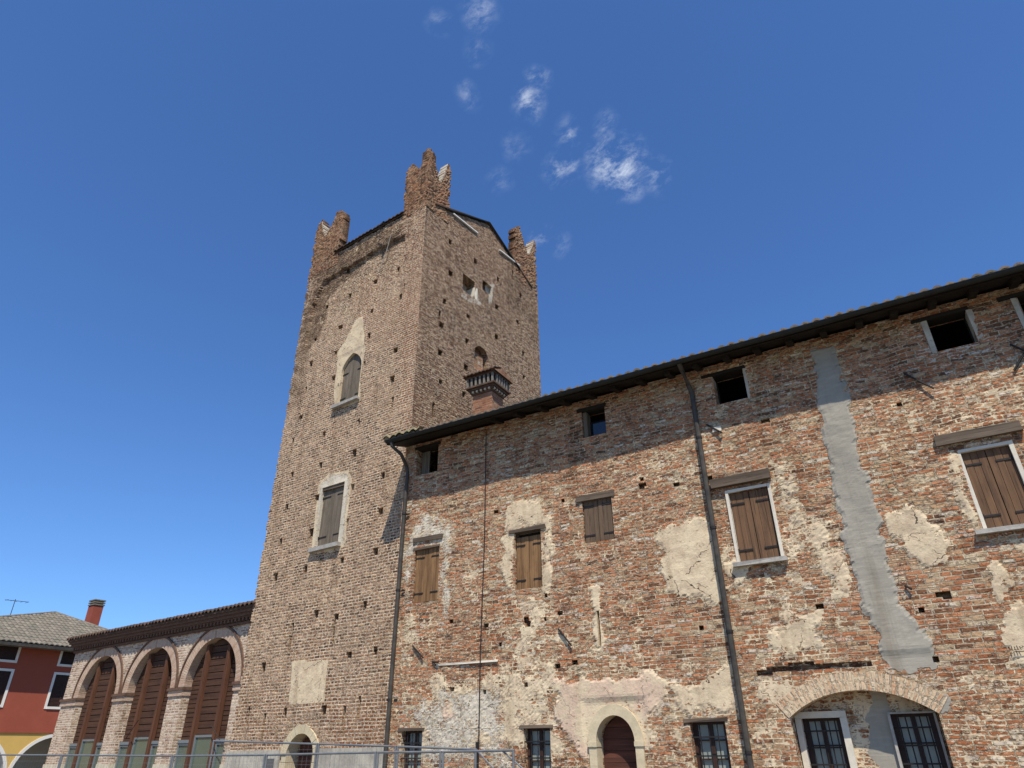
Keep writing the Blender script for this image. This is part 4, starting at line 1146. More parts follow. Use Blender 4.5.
tdcx, tdhw, tdap = (q[0][0] + q[1][0]) / 2, (q[1][0] - q[0][0]) / 2, q[2][1]
tdzs = tdap - tdhw * .95
op_td = op_arch(tdcx, tdhw, tdzs, .40, (tdap - tdzs) / tdhw)
tops = [op_w1, op_rect(w2, .16), op_td]
for i, p in enumerate(front_holes):
    x, z = T(*p); tops.append(op_hole(x, z, .17 + .03 * math.sin(i * 3), .20 + .03 * math.sin(i * 5), .5))
for (a, b, w_) in (((293, 622), (293, 650), .10), ((335, 614), (334, 642), .09), ((249, 706), (250, 725), .09), ((265, 713), (262, 740), .10), ((345, 707), (342, 736), .09), ((360, 697), (358, 719), .08), ((293.5, 439), (292.5, 454), .10), ((392.5, 396), (391, 413), .08), ((404.5, 283), (404, 293), .05)):
    p, r = T(*a), T(*b); tops.append(op_rect((p[0] - w_ / 2, p[0] + w_ / 2, r[1], p[1]), .22, True))


def tower_attrs(x, z):
    sh = x.shape; wob = fbm(x, z, 1.5, 5, 7) - .5
    out = {k: np.zeros(sh) for k in ('plaster', 'white', 'cement', 'pink', 'dark', 'neat', 'red')}

    def P(ch, pts, s, soft=.12, wb=.4):
        out[ch] = np.maximum(out[ch], s * sstep(sdpoly(x, z, TF.poly(pts)) + wob * wb, -soft, soft))
    out['neat'] = .75 * sstep(z, 15.5, 14)
    P('plaster', [(334, 410), (338, 352), (346, 338), (355, 322), (362, 318), (366, 350), (361, 372), (360, 402), (350, 404)], 1.15, .06, .2)
    P('plaster', [(311, 552), (318, 486), (328, 474), (347, 470), (351, 480), (345, 546), (330, 552)], 1.2, .05, .12)
    P('white', [(314, 550), (320, 486), (330, 475), (346, 473), (349, 482), (343, 544)], .75, .06, .12)
    P('plaster', [(292, 662), (327, 660.5), (324, 702), (289, 704)], 1.3, .03, .06)
    P('plaster', [(262, 700), (300, 722), (320, 722), (330, 740), (330, 768), (280, 768)], .3, .2)
    P('plaster', [(395, 215), (408, 208), (404, 232), (340, 262), (338, 245)], .27, .2)
    P('plaster', [(315, 300), (345, 270), (400, 240), (395, 262), (350, 330), (318, 360)], .30, .3, .8)
    P('plaster', [(375, 250), (408, 240), (410, 330), (390, 420), (370, 420)], .26, .3)
    P('dark', [(318, 262), (404, 222), (404, 240), (360, 268), (332, 294), (320, 335), (300, 372), (300, 320)], .72, .3, .8)
    P('dark', [(285, 330), (312, 255), (325, 262), (315, 340), (303, 400), (280, 430)], .62, .35, .8)
    P('dark', [(300, 550), (345, 545), (350, 590), (300, 590)], .36, .3)
    P('red', [(408, 195), (430, 180), (428, 300), (414, 430), (405, 430), (400, 300), (400, 225)], 1.0, .4)
    P('red', [(300, 235), (340, 225), (336, 262), (320, 290), (300, 300)], .9, .3, .6)
    P('red', [(340, 250), (405, 210), (406, 228), (342, 262)], .45, .3, .6)
    P('red', [(350, 280), (395, 265), (402, 340), (370, 350)], .6, .4, .8)
    P('red', [(300, 260), (325, 240), (335, 300), (300, 330)], .5, .4, .8)
    P('red', [(330, 700), (390, 700), (390, 768), (325, 768)], .6, .25)
    P('red', [(225, 690), (290, 700), (280, 768), (225, 768)], .35, .25)
    P('red', [(393, 396), (404, 396), (403, 410), (392, 412)], .7, .1)
    P('dark', [(245, 715), (290, 715), (285, 768), (240, 768)], .25, .3)
    out['plaster'] = np.maximum(out['plaster'], .08 + .16 * fbm(x, z, .5, 4, 3))
    out['dark'] = np.maximum(out['dark'], .36 * fbm(x, z, .45, 5, 13))
    out['cement'] = 0 * x
    return out


def tower_disp(x, z):
    xc = x + 3.04
    zc = 17.22 + (fbm(x, z * 0, 1.2, 3, 8) - .5) * .35 - np.clip((-xc - 1.95) / .5, 0, 1) ** 2 * 1.0
    pan = (xc > -2.5) & (xc < 2.1)
    rec = sstep(z, zc + .03, zc - .03) * sstep(z, zc - 3.2, zc - .3) * pan
    d = rec * .11 + (fbm(x, z, .4, 3, 15) - .5) * .08 + (fbm(x, z, 2.5, 3, 19) - .5) * (.02 + .03 * sstep(z, 15, 17.5))
    d = d + np.random.RandomState(8).uniform(-1, 1, x.shape) * (.003 + .007 * sstep(z, 15.5, 17.0))
    f = np.clip(np.minimum(-x, x + TW) / .12, 0, 1)
    for r in ((w1cx - w1hw, w1cx + w1hw, w1z0, w1ap), w2, (tdcx - tdhw - .2, tdcx + tdhw + .2, 0, tdap + .25)):
        dist = np.maximum(np.maximum(r[0] - x, x - r[1]), np.maximum(r[2] - z, z - r[3])); f = np.minimum(f, np.clip(dist / .12, 0, 1))
    return d * f


def front_top(x): return 18.12 + (vnoise(x * 6, x * 0, 3) - .5) * .06
def side_top(s): return np.where(s < 1.02, 18.45, np.where(s < 3.5, 18.52 + (s - 1.02) * (19.66 - 18.52) / 2.48, np.where(s < 5.45, 19.66 - (s - 3.5) * (19.66 - 18.72) / 1.95, 18.6)))


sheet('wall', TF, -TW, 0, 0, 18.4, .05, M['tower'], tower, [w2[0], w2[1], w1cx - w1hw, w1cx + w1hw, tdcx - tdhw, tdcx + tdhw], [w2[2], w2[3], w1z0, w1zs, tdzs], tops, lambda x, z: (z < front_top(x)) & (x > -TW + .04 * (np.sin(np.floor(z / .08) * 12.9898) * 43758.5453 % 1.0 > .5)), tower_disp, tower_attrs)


def side_attrs(x, z):
    sh = x.shape; wob = fbm(x, z, 1.5, 5, 77) - .5
    out = {k: np.zeros(sh) for k in ('plaster', 'white', 'cement', 'pink', 'dark', 'neat', 'red')}

    def P(ch, pts, s, soft=.12, wb=.4):
        out[ch] = np.maximum(out[ch], s * sstep(sdpoly(x, z, TS.poly(pts)) + wob * wb, -soft, soft))
    out['neat'] += .2
    P('red', [(415, 190), (424, 190), (420, 300), (420, 430), (409, 430)], .55, .15)
    P('red', [(415, 190), (545, 200), (545, 300), (500, 320), (415, 280)], .35, .8, .9)
    P('red', [(455, 225), (500, 245), (525, 275), (500, 275), (470, 265), (455, 245)], .9, .4)
    P('red', [(492, 276), (498, 283), (490, 300), (480, 292)], .5, .15)
    P('white', [(488, 284), (494, 284), (492, 304), (488, 304)], .8, .06, .1)
    P('white', [(462, 296), (480, 290), (482, 308), (468, 302)], .5, .1, .2)
    P('plaster', [(420, 300), (435, 290), (440, 430), (415, 430)], .14, .4)
    P('plaster', [(470, 330), (500, 330), (505, 350), (475, 350)], .25, .2)
    P('dark', [(500, 260), (535, 260), (538, 330), (505, 310)], .5, .4)
    P('dark', [(430, 230), (470, 240), (470, 380), (440, 380)], .42, .6, .9)
    out['plaster'] = np.maximum(out['plaster'], .0 + .12 * fbm(x, z, .6, 4, 23))
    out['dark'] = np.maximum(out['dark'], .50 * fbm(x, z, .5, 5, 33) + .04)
    return out


sops = []
n1_ = TS.rect((462.5, 272.5), (474.5, 295)); n1_ = (TS.hit(463, 276)[0], TS.hit(475, 290)[0], TS.hit(463, 290)[1], TS.hit(463, 273)[1])
n2_ = (TS.hit(482, 286)[0], TS.hit(491.5, 290)[0], TS.hit(482, 286)[1] - .12, TS.hit(482, 279)[1])
sops += [op_rect(n1_, .55), op_rect(n2_, .12, True)]
ncx = TS.hit(481.5, 352)[0]; nap = TS.hit(482, 347.3)[1]; nhw = (TS.hit(488.5, 356)[0] - TS.hit(474.5, 352)[0]) / 2
op_n = op_arch(ncx, nhw, nap - nhw, .25, 1.0, nap - nhw - 1.3)
sops.append(op_n)
for i, p in enumerate(side_holes):
    x, z = TS.hit(*p); sops.append(op_hole(x, z, .18, .20, .5))
for (a, b) in (((433.5, 402), (432.5, 418)), ((528.7, 368), (528.7, 375)), ((440, 312), (439, 319)), ((512.5, 270), (515.5, 281))):
    p, r = TS.hit(*a), TS.hit(*b); sops.append(op_rect((p[0] - .05, p[0] + .05, r[1], p[1]), .2, True))


def side_disp(x, z):
    d = (fbm(x, z, .4, 3, 45) - .5) * .08 + (fbm(x, z, 2.5, 3, 49) - .5) * .012 + np.random.RandomState(9).uniform(-1, 1, x.shape) * .0025
    f = np.clip(np.minimum(x, TD - x) / .12, 0, 1)
    for r in (n1_, (ncx - nhw, ncx + nhw, nap - 1.6, nap)):
        dist = np.maximum(np.maximum(r[0] - x, x - r[1]), np.maximum(r[2] - z, z - r[3])); f = np.minimum(f, np.clip(dist / .12, 0, 1))
    return d * f


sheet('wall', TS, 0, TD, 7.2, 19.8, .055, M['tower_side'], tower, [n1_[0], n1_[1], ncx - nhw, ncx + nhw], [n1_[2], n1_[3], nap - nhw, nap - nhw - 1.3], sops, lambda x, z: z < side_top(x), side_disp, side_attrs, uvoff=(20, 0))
# niche filling and pale jamb
l = MB(TS); l.box(ncx - nhw - .02, ncx + nhw + .02, .25, .28, nap - nhw - 1.32, nap + .02); l.out('niche_infill', M['chim_brick'], tower)
l = MB(TS); l.box(ncx - nhw + .02, ncx + nhw - .15, .12, .249, nap - nhw - 1.3, nap - nhw + .12, jit=.02); l.out('niche_rubble', M['wing'], tower)
l = MB(TS); l.box(n1_[1] - .005, n1_[1] + .13, -.01, .50, n1_[2] + .02, n1_[3] - .2, jit=.02); l.out('pale_jamb', M['white'], tower)
l = MB(TS); l.box(n1_[0], n1_[1], .40, .43, n1_[2] - .01, n1_[3] + .01); l.out('opening_infill', M['grey_render'], tower)
# far walls
l = MB(TF); l.box(-TW + .055, -TW + .4, .02, TD, 0, 18.3); l.box(-TW + .4, -.02, TD - .4, TD, 0, 18.3); l.box(-.40, -.26, .5, TD - .4, 0, 7.2)
l.box(-.10, -.02, .02, TD - .01, 0, 7.2)
l.out('wall', M['tower'], tower)
l = MB(TF)
for z in (7.6, 12.4): l.box(-TW + .41, -.6, .6, TD - .41, z, z + .2)
l.out('floor', M['darkbeam'], tower)
# roof of the tower
rs = (19.70 - 18.17) / 3.45
l = MB(TF)
for (ya, yb, za, zb, x0, x1) in ((.43, 3.47, 18.17 + .43 * rs, 19.70, -TW + .1, .04), (-.03, .43, 18.15, 18.15 + .43 * rs + .02, -4.65, -1.02), (TD - .43, 3.47, 18.17 + .43 * rs, 19.70, -TW + .1, .04), (TD - .43, TD + .05, 18.15 + .45 * rs, 18.15, -4.65, -1.02)):
    P = [(x0, ya, za), (x1, ya, za), (x1, yb, zb), (x0, yb, zb)]; Q = [(a, b, c + .06) for a, b, c in P]
    l.quad(P[::-1]); l.quad(Q)
    for i in range(4): l.quad([P[i], P[(i + 1) % 4], Q[(i + 1) % 4], Q[i]])
troof = l.out('roof', M['tile_dark'], tower)
wavy('tiles', TF, -4.62, -1.04, -.10, 3.4, 18.17, rs, .19, .06, M['tile_dark'], troof, row=.33)

# swallow-tailed merlons
def merlon(fr, x0, x1, z0, tA, tB, notch, seed, flipwhite=True, y=0.0, mat='horn', cap=None):
    """tA, tB: (x, z) of the two tips; notch (x, z)"""
    fr2 = Frame(fr.o + fr.ey * y, fr.ex, fr.ey)
    xn, zn = notch

    def top(x):
        r = np.empty_like(x)
        for (xt, zt), sgn, e in ((tA, -1, x0), (tB, 1, x1)):
            u = np.clip((x - xn) * sgn / max(1e-3, abs(xt - xn)), 0, None)
            inn = zn + (zt - zn) * np.clip(u, 0, 1) ** 1.25
            out_ = zt - .45 * np.clip(np.abs(x - xt) / max(.06, abs(e - xt)), 0, 1.2) ** 2
            v = np.where(u <= 1, inn, out_)
            r = np.where((x - xn) * sgn >= 0, v, r)
        return r + (vnoise(x * 9, x * 0 + seed, seed) - .5) * .10

    def dsp(x, z):
        return (fbm(x + seed, z, 3, 3, seed) - .5) * .05 + np.random.RandomState(seed).uniform(-1, 1, x.shape) * .02

    def at(x, z):
        o = {'dark': .50 * fbm(x, z, 1.0, 4, seed) + .10 * sstep(z, 19, 20), 'red': .15 + .6 * fbm(x, z, .9, 3, seed + 5), 'plaster': .12 + 0 * x, 'neat': 0 * x}
        return o

    def kp(x, z):
        e = (vnoise(x * 0 + seed, z * 7, seed + 2) - .5) * .09
        e2 = (vnoise(x * 0 + seed, z * 7, seed + 6) - .5) * .09
        return (z < top(x)) & (x > x0 + .045 + e) & (x < x1 - .045 + e2)
    o = sheet('merlon', fr2, x0 - .04, x1 + .04, z0, max(tA[1], tB[1]) + .15, .062, M[mat], tower, [], [], [], kp, dsp, at, .34, uvoff=(seed * 3.3, 0))
    if cap:
        c = MB(fr2); xt, zt = tB if cap > 0 else tA
        pts = [(xn + (xt - xn) * u, zn + (zt - zn) * u ** 1.25) for u in np.linspace(.12, .93, 7)]
        th = .05
        for (a, b), (d, e) in zip(pts[:-1], pts[1:]):
            A = [(a, .0, b - .12), (d, .0, e - .12), (d, .0, e + th), (a, .0, b + th)]
            B = [(p, .36, r) for p, _, r in A]
            c.quad(A); c.quad(B[::-1])
            for i in range(4): c.quad([A[i], B[i], B[(i + 1) % 4], A[(i + 1) % 4]])
        c.out('mortar_cap', M['capmortar'], o)
    return o


merlon(TF, -1.16, .03, 17.95, T(412.5, 163), (-.13, T(429, 147)[1]), T(419.5, 169.5), 3)
merlon(TS, -.03, 1.22, 18.0, (.12, T(429, 147)[1]), SS(448.5, 163), SS(440.5, 181), 11, cap=1, mat='horn')
merlon(TF, -TW - .02, -4.42, 17.6, T(322, 221), T(337, 211), T(326, 236), 5, cap=-1)
merlon(TS, 5.25, TD + .02, 18.2, SS(520, 227), SS(534, 239.5), SS(528, 254.5), 13, cap=1)
LS = Frame(C0 + TL * TW, TN, -TL)      # left side plane, seen from inside
merlon(LS, .40, 1.05, 18.0, (.5, 19.2), (.9, 19.95), (.68, 19.2), 21, cap=1)
merlon(LS, 5.5, TD, 18.0, (5.7, 19.9), (6.6, 19.9), (6.1, 19.1), 23)
BS = Frame(C0 + TN * (TD - .42), -TL, TN)
merlon(BS, -.95, -.42, 18.0, (-.85, 20.2), (-.5, 19.6), (-.62, 19.2), 25)
merlon(BS, -TW, -5.0, 18.0, (-5.8, 19.9), (-5.2, 19.9), (-5.5, 19.1), 27)

# verge boards and white bars on the side gable
l = MB(TS)
for (a, b) in (((1.02, 18.56), (3.5, 19.72)), ((3.5, 19.72), (5.55, 18.72))):
    P = [(a[0], -.07, a[1]), (b[0], -.07, b[1]), (b[0], -.07, b[1] + .045), (a[0], -.07, a[1] + .045)]; Q = [(x, .4, z) for x, _, z in P]
    l.quad(P); l.quad(Q[::-1])
    for i in range(4): l.quad([P[i], Q[i], Q[(i + 1) % 4], P[(i + 1) % 4]])
l.out('verge', M['gutter'], tower)
for (a, b) in (((452.8, 214.2), (477, 233.6)), ((498.8, 250.3), (518.8, 266))):
    p, r = TS.hit(*a), TS.hit(*b); l = MB(TS); l.box(p[0], r[0], -.06, -.0, (p[1] + r[1]) / 2 - .022, (p[1] + r[1]) / 2 + .022, rot=math.atan2(r[1] - p[1], r[0] - p[0])); l.out('white_bar', M['whitebar'], tower)
# small floodlight arm under the parapet and its cable
p = T(383, 229); l = MB(TF); l.tube([(p[0], .0, p[1]), (p[0] - .02, -.22, p[1] - .02), (p[0] + .35, -.30, p[1] - .12)], .018, 6); l.tube([(p[0] + .35, -.30, p[1] - .12), (p[0] + .42, -.36, p[1] - .18)], .05, 8)
l.out('lamp_arm', M['iron'], tower)
a, b = T(392, 236), T(378, 272); l = MB(TF); l.tube([(a[0], -.05, a[1]), ((a[0] + b[0]) / 2, .01, (a[1] + b[1]) / 2 - .1), (b[0], .02, b[1])], .012, 6); l.out('cable', M['sill'], tower)

# windows of the tower
l = MB(TF); l.box(w1cx - w1hw, w1cx + w1hw, .16, .18, w1z0, w1zs); w = l.out('window', M['darkbeam'], tower); w['label'] = 'pointed shuttered window with a grey sill, the upper of the two on the lit face'
f1 = lambda x: w1zs + (w1ap - w1zs) * math.sqrt(max(0, 1 - ((min(1, abs(x - w1cx) / w1hw) + 1) / 2) ** 2)) / .866 - .01
planks('shutter', TF, w1cx - w1hw + .01, w1cx - .005, .09, .04, w1z0 + .01, w1zs, 3, M['shut_old'], w, f1, seed=31)
planks('shutter', TF, w1cx + .005, w1cx + w1hw - .01, .09, .04, w1z0 + .01, w1zs, 3, M['shut_old'], w, f1, seed=32)
for zz in (w1z0 + .22, w1zs - .05):
    for sg in (-1, 1):
        h = MB(TF); a, b = sorted((w1cx + sg * w1hw, w1cx + sg * w1hw * .45)); h.box(a, b, .075, .088, zz, zz + .035); h.out('hinge', M['iron'], w)
l = MB(TF); l.box(w1cx - w1hw - .16, w1cx + w1hw + .10, -.13, .12, w1z0 - .10, w1z0 - .004, jit=.01); l.out('sill', M['sill'], w)
w = shuttered(tower, TF, w2, M['shut_old'], 3, .09, (w2[0] + .002, w2[1] - .002, w2[3] - .10, w2[3] - .002, -.03), (w2[0] - .14, w2[1] + .12, w2[2] - .11, w2[2] - .003, .12), seed=41, label='tall weathered shutters in a cream surround, the lower of the two on the lit face')
# tower door
sqt = (tdap - tdzs) / tdhw
hwt = lambda z: tdhw if z < tdzs else tdhw * math.sqrt(max(0, 1 - ((z - tdzs) / (tdhw * sqt)) ** 2))
door = hboards('door', TF, tdcx - tdhw, tdcx + tdhw, .34, .05, .02, tdap, 10, M['door'], tower, hwt, tdcx, seed=14)
door['label'] = 'dark arched door at the foot of the tower'
l = MB(TF); l.box(tdcx - tdhw, tdcx + tdhw, .39, .41, .0, tdzs); l.arch_ring(tdcx, tdzs, .001, tdhw + .01, .39, .41, squash=sqt); l.out('backing_board', M['darkbeam'], door)
l = MB(TF)
for i in range(11):
    a0, a1_ = math.pi * i / 11 + .008, math.pi * (i + 1) / 11 - .008
    l.arch_ring(tdcx, tdzs, tdhw - .003, tdhw + .20 + random.uniform(-.03, .03), -.03 - random.uniform(0, .02), .30, a0, a1_, 3, sqt)
for z in np.arange(0, tdzs - .1, .28):
    for sg in (-1, 1):
        a, b = sorted((tdcx + sg * (tdhw - .003), tdcx + sg * (tdhw + .20 + random.uniform(-.04, .04)))); l.box(a, b, -.03 - random.uniform(0, .015), .3, z, min(z + .27, tdzs - .002))
l.out('stone_arch', M['cream_stone'], door)
# plinth either side of the door and plaque
pz = T(300, 753)[1]
l = MB(TF); l.box(-TW - .02, tdcx - tdhw - .26, -.05, .03, 0, 1.66, jit=.008); l.out('plinth', M['grey_render'], tower)
l = MB(TF); l.box(tdcx + tdhw + .26, -.12, -.05, .03, 0, 1.70, jit=.008); l.out('plinth', M['grey_render'], tower)
p = T(271.5, 764); l = MB(TF); l.box(p[0] - .16, p[0] + .16, -.075, -.052, p[1] - .12, p[1] + .12); l.out('plaque', M['plaque'], tower)

# ================================================================== ARCADE
arc = thing('arcade_building', 'pale brick building with three tall arches closed by dark timber screens, left of the tower', 'building', tuple(C0 + TL * 12 + TN * 4))
AR = 1.33; AZS = 3.46
centres = [-15.04, -11.56, -8.12]
aops = [op_arch(c, AR, AZS, .55) for c in centres]
XA0, XA1 = -17.5, -5.7


def arc_attrs(x, z):
    return {'plaster': .14 + .22 * fbm(x, z, .6, 4, 61), 'neat': .95 + 0 * x, 'dark': .20 * fbm(x, z, .7, 4, 71), 'white': 0 * x}


sheet('wall', AF, XA0, XA1, 0, 5.3, .06, M['arcade'], arc, [c + s_ * AR for c in centres for s_ in (-1, 1)], [AZS], aops, None,
      lambda x, z: (fbm(x, z, .8, 3, 3) - .5) * .012 * np.clip((x - XA0) / .2, 0, 1), arc_attrs)
l = MB(AF); l.box(XA0, XA0 + .3, .001, 8, 0, 5.3); l.box(XA0 + .3, -5.9, 7.7, 8, 0, 5.3); l.box(XA0 + .31, -5.9, .75, 7.6, 2.95, 3.1); l.out('wall', M['arcade'], arc)
for c in centres:
    l = MB(AF); l.arch_ring(c, AZS, AR - .003, AR + .31, -.015, .30, n=36); a = l.out('arch', M['arcade_ring'], arc)
    l = MB(AF); l.arch_ring(c, AZS, AR + .31, AR + .37, -.05, .02, n=36); l.out('hood_mould', M['brownbrick'], a)
# imposts on the piers
pe = [(XA0 - .03, centres[0] - AR), (centres[0] + AR, centres[1] - AR), (centres[1] + AR, centres[2] - AR), (centres[2] + AR, centres[2] + AR + .45)]
for a, b in pe:
    l = MB(AF); l.box(a - .02, b + .05, -.085, .50, AZS - .09, AZS - .012); w = l.out('impost', M['brownbrick'], arc)
    l = MB(AF); l.box(a - .0, b + .025, -.045, .49, AZS - .25, AZS - .09); l.out('impost_band', M['arcade_ring'], w)
    l = MB(AF); l.box(a + .0, b + .02, -.03, .52, 0, 1.35, jit=.006); l.out('pier_base', M['cream'], arc)
# timber screens
for i, c in enumerate(centres):
    hw = lambda z: AR if z < AZS else math.sqrt(max(0, AR * AR - (z - AZS) ** 2))
    zwin = 1.98
    sc_ = hboards('timber_screen', AF, c - .50, c + .50, .22, .04, 2.1, AZS + AR, 14, M['screen'], arc, hw, c, .022, seed=60 + i)
    hboards('side_boards', AF, c - AR, c - .64, .25, .03, zwin - .02, AZS + AR, 22, M['screen'], sc_, hw, c, .018, seed=70 + i)
    hboards('side_boards', AF, c + .64, c + AR, .25, .03, zwin - .02, AZS + AR, 22, M['screen'], sc_, hw, c, .018, seed=80 + i)
    for s_ in (-1, 1):
        zt = AZS + math.sqrt(AR * AR - .64 ** 2) - .01
        l = MB(AF); a, b = sorted((c + s_ * .50, c + s_ * .64)); l.box(a, b, .10, .24, 0, zt); l.out('post', M['post'], sc_)
    for (a, b, zt2) in ((c - AR + .02, c - .645, 1.90), (c - .495, c + .495, 2.10), (c + .645, c + AR - .02, 1.90)):
        l = MB(AF); t = .06
        l.box(a, a + t, .17, .22, .1, zt2); l.box(b - t, b, .17, .22, .1, zt2); l.box(a + t, b - t, .17, .22, zt2 - t, zt2); l.box(a + t, b - t, .17, .22, .1, .1 + t)
        w = l.out('window', M['alu'], arc)
        l = MB(AF); l.box(a + t, b - t, .20, .208, .1 + t, zt2 - t); l.out('pane', M['glass_green'], w)
        if zt2 < 2: l = MB(AF); l.box(a, b, .15, .24, zt2, zt2 + .085); l.out('head_rail', M['alu'], w)
    l = MB(AF); l.box(c - AR - .1, c + AR + .1, .52, .549, 0, AZS + AR + .1); l.out('backing_board', M['darkbeam'], sc_)
# cornice and roof
l = MB(AF); l.box(XA0 - .05, -5.98, -.07, .3, 5.06, 5.13); l.box(XA0 - .12, -5.98, -.20, .3, 5.27, 5.36); l.box(XA0 - .16, -5.98, -.27, .3, 5.36, 5.44); l.box(XA0 - .18, -5.98, -.31, .3, 5.44, 5.53); l.box(XA0 - .01, -5.98, -.03, .3, 5.13, 5.27)
cor = l.out('cornice', M['brownbrick'], arc)
l = MB(AF); x = XA0; comb = [(XA0, 5.267)]
while x < -6.15: comb += [(x, 5.145), (x + .085, 5.145), (x + .085, 5.235), (x + .185, 5.235)]; x += .185
comb += [(x, 5.267)]
l.prism(comb, -.15, -.031)
l.out('dentil', M['brownbrick'], cor)
l = MB(AF); rsl = .30
for (ya, yb, za, zb) in ((-.33, 4.0, 5.45, 5.45 + 4.33 * rsl), (8.3, 4.0, 5.45, 5.45 + 4.33 * rsl)):
    P = [(XA0 - .2, ya, za), (-5.98, ya, za), (-5.98, yb, zb), (XA0 - .2, yb, zb)]; Q = [(a, b, c + .05) for a, b, c in P]
    l.quad(P[::-1]); l.quad(Q)
    for i in range(4): l.quad([P[i], P[(i + 1) % 4], Q[(i + 1) % 4], Q[i]])
rf = l.out('roof', M['tile_dark'], arc)
wavy('tiles', AF, XA0 - .22, -5.98, -.38, 4.0, 5.48, rsl, .21, .115, M['tile_dark'], rf)
for (p, q) in (((127, 739), (140, 720)), ((213, 726), (226, 748)), ):
    a, b = AF.hit(*p), AF.hit(*q); l = MB(AF); l.tube([(a[0], -.05, a[1]), (b[0], -.05, b[1])], .011, 6); l.out('wall_tie', M['iron'], arc)

# ================================================================== RED HOUSE
house = thing('red_house', 'red and yellow stuccoed house with a grey tiled hip roof at the far left', 'house', tuple(C0 + TL * 32))
h = HF.hit
ze = h(0, 641, -.6)[1]; zband = h(30, 732)[1]
xr_e = h(192, 656, -.6)[0]
HX0, HX1 = -14.0, xr_e - .6
rects = []
tp = h(17, 648)[0]; tb = h(0, 660)
up_z1, up_z0 = h(60, 652)[1] , h(60, 664)[1]
x60 = h(59.5, 664)[0]; x56 = h(47.5, 706)[0]
WWD = 1.15
r_up = [(x60, x60 + WWD, up_z0, up_z1 + .1)]
xr0 = h(16.5, 655)[0]; r_up.append((xr0 - WWD, xr0, up_z0, up_z1 + .1))
mz1, mz0 = h(56, 674.5)[1], h(47.5, 706.5)[1]
xm = h(51.5, 690)[0]; r_mid = [(xm, xm + WWD, mz0, mz1)]
xm0 = h(5.5, 690)[0]; r_mid.append((xm0 - WWD, xm0, mz0, mz1))
allr = r_up + r_mid
for k in (1, 2):
    allr += [(a - 4.3 * k, b - 4.3 * k, c, d) for a, b, c, d in (r_up[1], r_mid[1])]
archl = h(10.4, 768)[0]; archz = h(52, 736.5)[1]; ahw = 1.75
pier = h(10.4, 768)[0] - h(4.6, 768)[0]
ac = [archl + ahw, archl - pier - ahw, archl - 2 * pier - 3 * ahw]
hops = [op_rect(r, .15) for r in allr] + [op_arch(c, ahw, archz - ahw, .35) for c in ac]
sheet('wall', HF, HX0, HX1, zband, ze - .05, .5, M['stucco_red'], house, [v for r in allr for v in r[:2]], [v for r in allr for v in r[2:]], hops[:len(allr)])
sheet('wall', HF, HX0, HX1, 0, zband, .12, M['stucco_yel'], house, [c + s_ * ahw for c in ac for s_ in (-1, 1)], [archz - ahw], hops[len(allr):])
l = MB(HF); l.box(HX0, HX1, -.05, .0, zband - .04, zband + .04); l.out('string_course', M['stucco_red'], house)
for c in ac:
    l = MB(HF); l.arch_ring(c, archz - ahw, ahw - .01, ahw + .14, -.03, .3, n=26); l.box(c - ahw - .14, c - ahw + .01, -.03, .3, 0, archz - ahw); l.box(c + ahw - .01, c + ahw + .14, -.03, .3, 0, archz - ahw); l.out('arch', M['stucco_wht'], house)
l = MB(HF); l.box(HX0, HX1, 3.0, 3.2, 0, zband); l.out('portico_wall', M['stucco_wht'], house)
l = MB(HF); l.box(HX0 + .1, HX1 - .1, .4, 2.9, zband - .1, zband); l.out('portico_ceiling', M['darkin'], house)
for k in range(12):
    l = MB(HF); x = HX0 + .8 + k * 1.35; l.box(x, x + .7, 2.92, 2.995, .1, 2.2); w = l.out('window', M['alu'], house)
    l = MB(HF); l.box(x + .06, x + .64, 2.9, 2.915, .2, 2.1); l.out('pane', M['curtain'], w)
l = MB(HF); l.box(HX1 - .3, HX1 - .001, .001, 10, 0, ze - .05); l.box(HX0, HX0 + .3, .001, 10, 0, ze - .05); l.box(HX0 + .3, HX1 - .3, 9.7, 10, 0, ze - .05); l.out('wall', M['stucco_red'], house)
for r in allr:
    l = MB(HF); t = .11
    l.box(r[0] - t, r[0], -.03, .15, r[2] - t, r[3] + t); l.box(r[1], r[1] + t, -.03, .15, r[2] - t, r[3] + t); l.box(r[0], r[1], -.03, .15, r[3], r[3] + t); l.box(r[0], r[1], -.05, .15, r[2] - t, r[2])
    w = l.out('window', M['stucco_wht'], house)
    mx = (r[0] + r[1]) / 2
    for a, b in ((r[0], mx - .01), (mx + .01, r[1])):
        l = MB(HF); z = r[2]
        l.box(a, a + .06, .05, .09, r[2], r[3]); l.box(b - .06, b, .05, .09, r[2], r[3]); z = r[2]
        while z < r[3] - .05: l.box(a + .06, b - .06, .06, .085, z, z + .045); z += .06
        l.out('shutter', M['fframe'], w)
    l = MB(HF); l.box(r[0], r[1], .10, .12, r[2], r[3]); l.out('backing_board', M['darkin'], w)
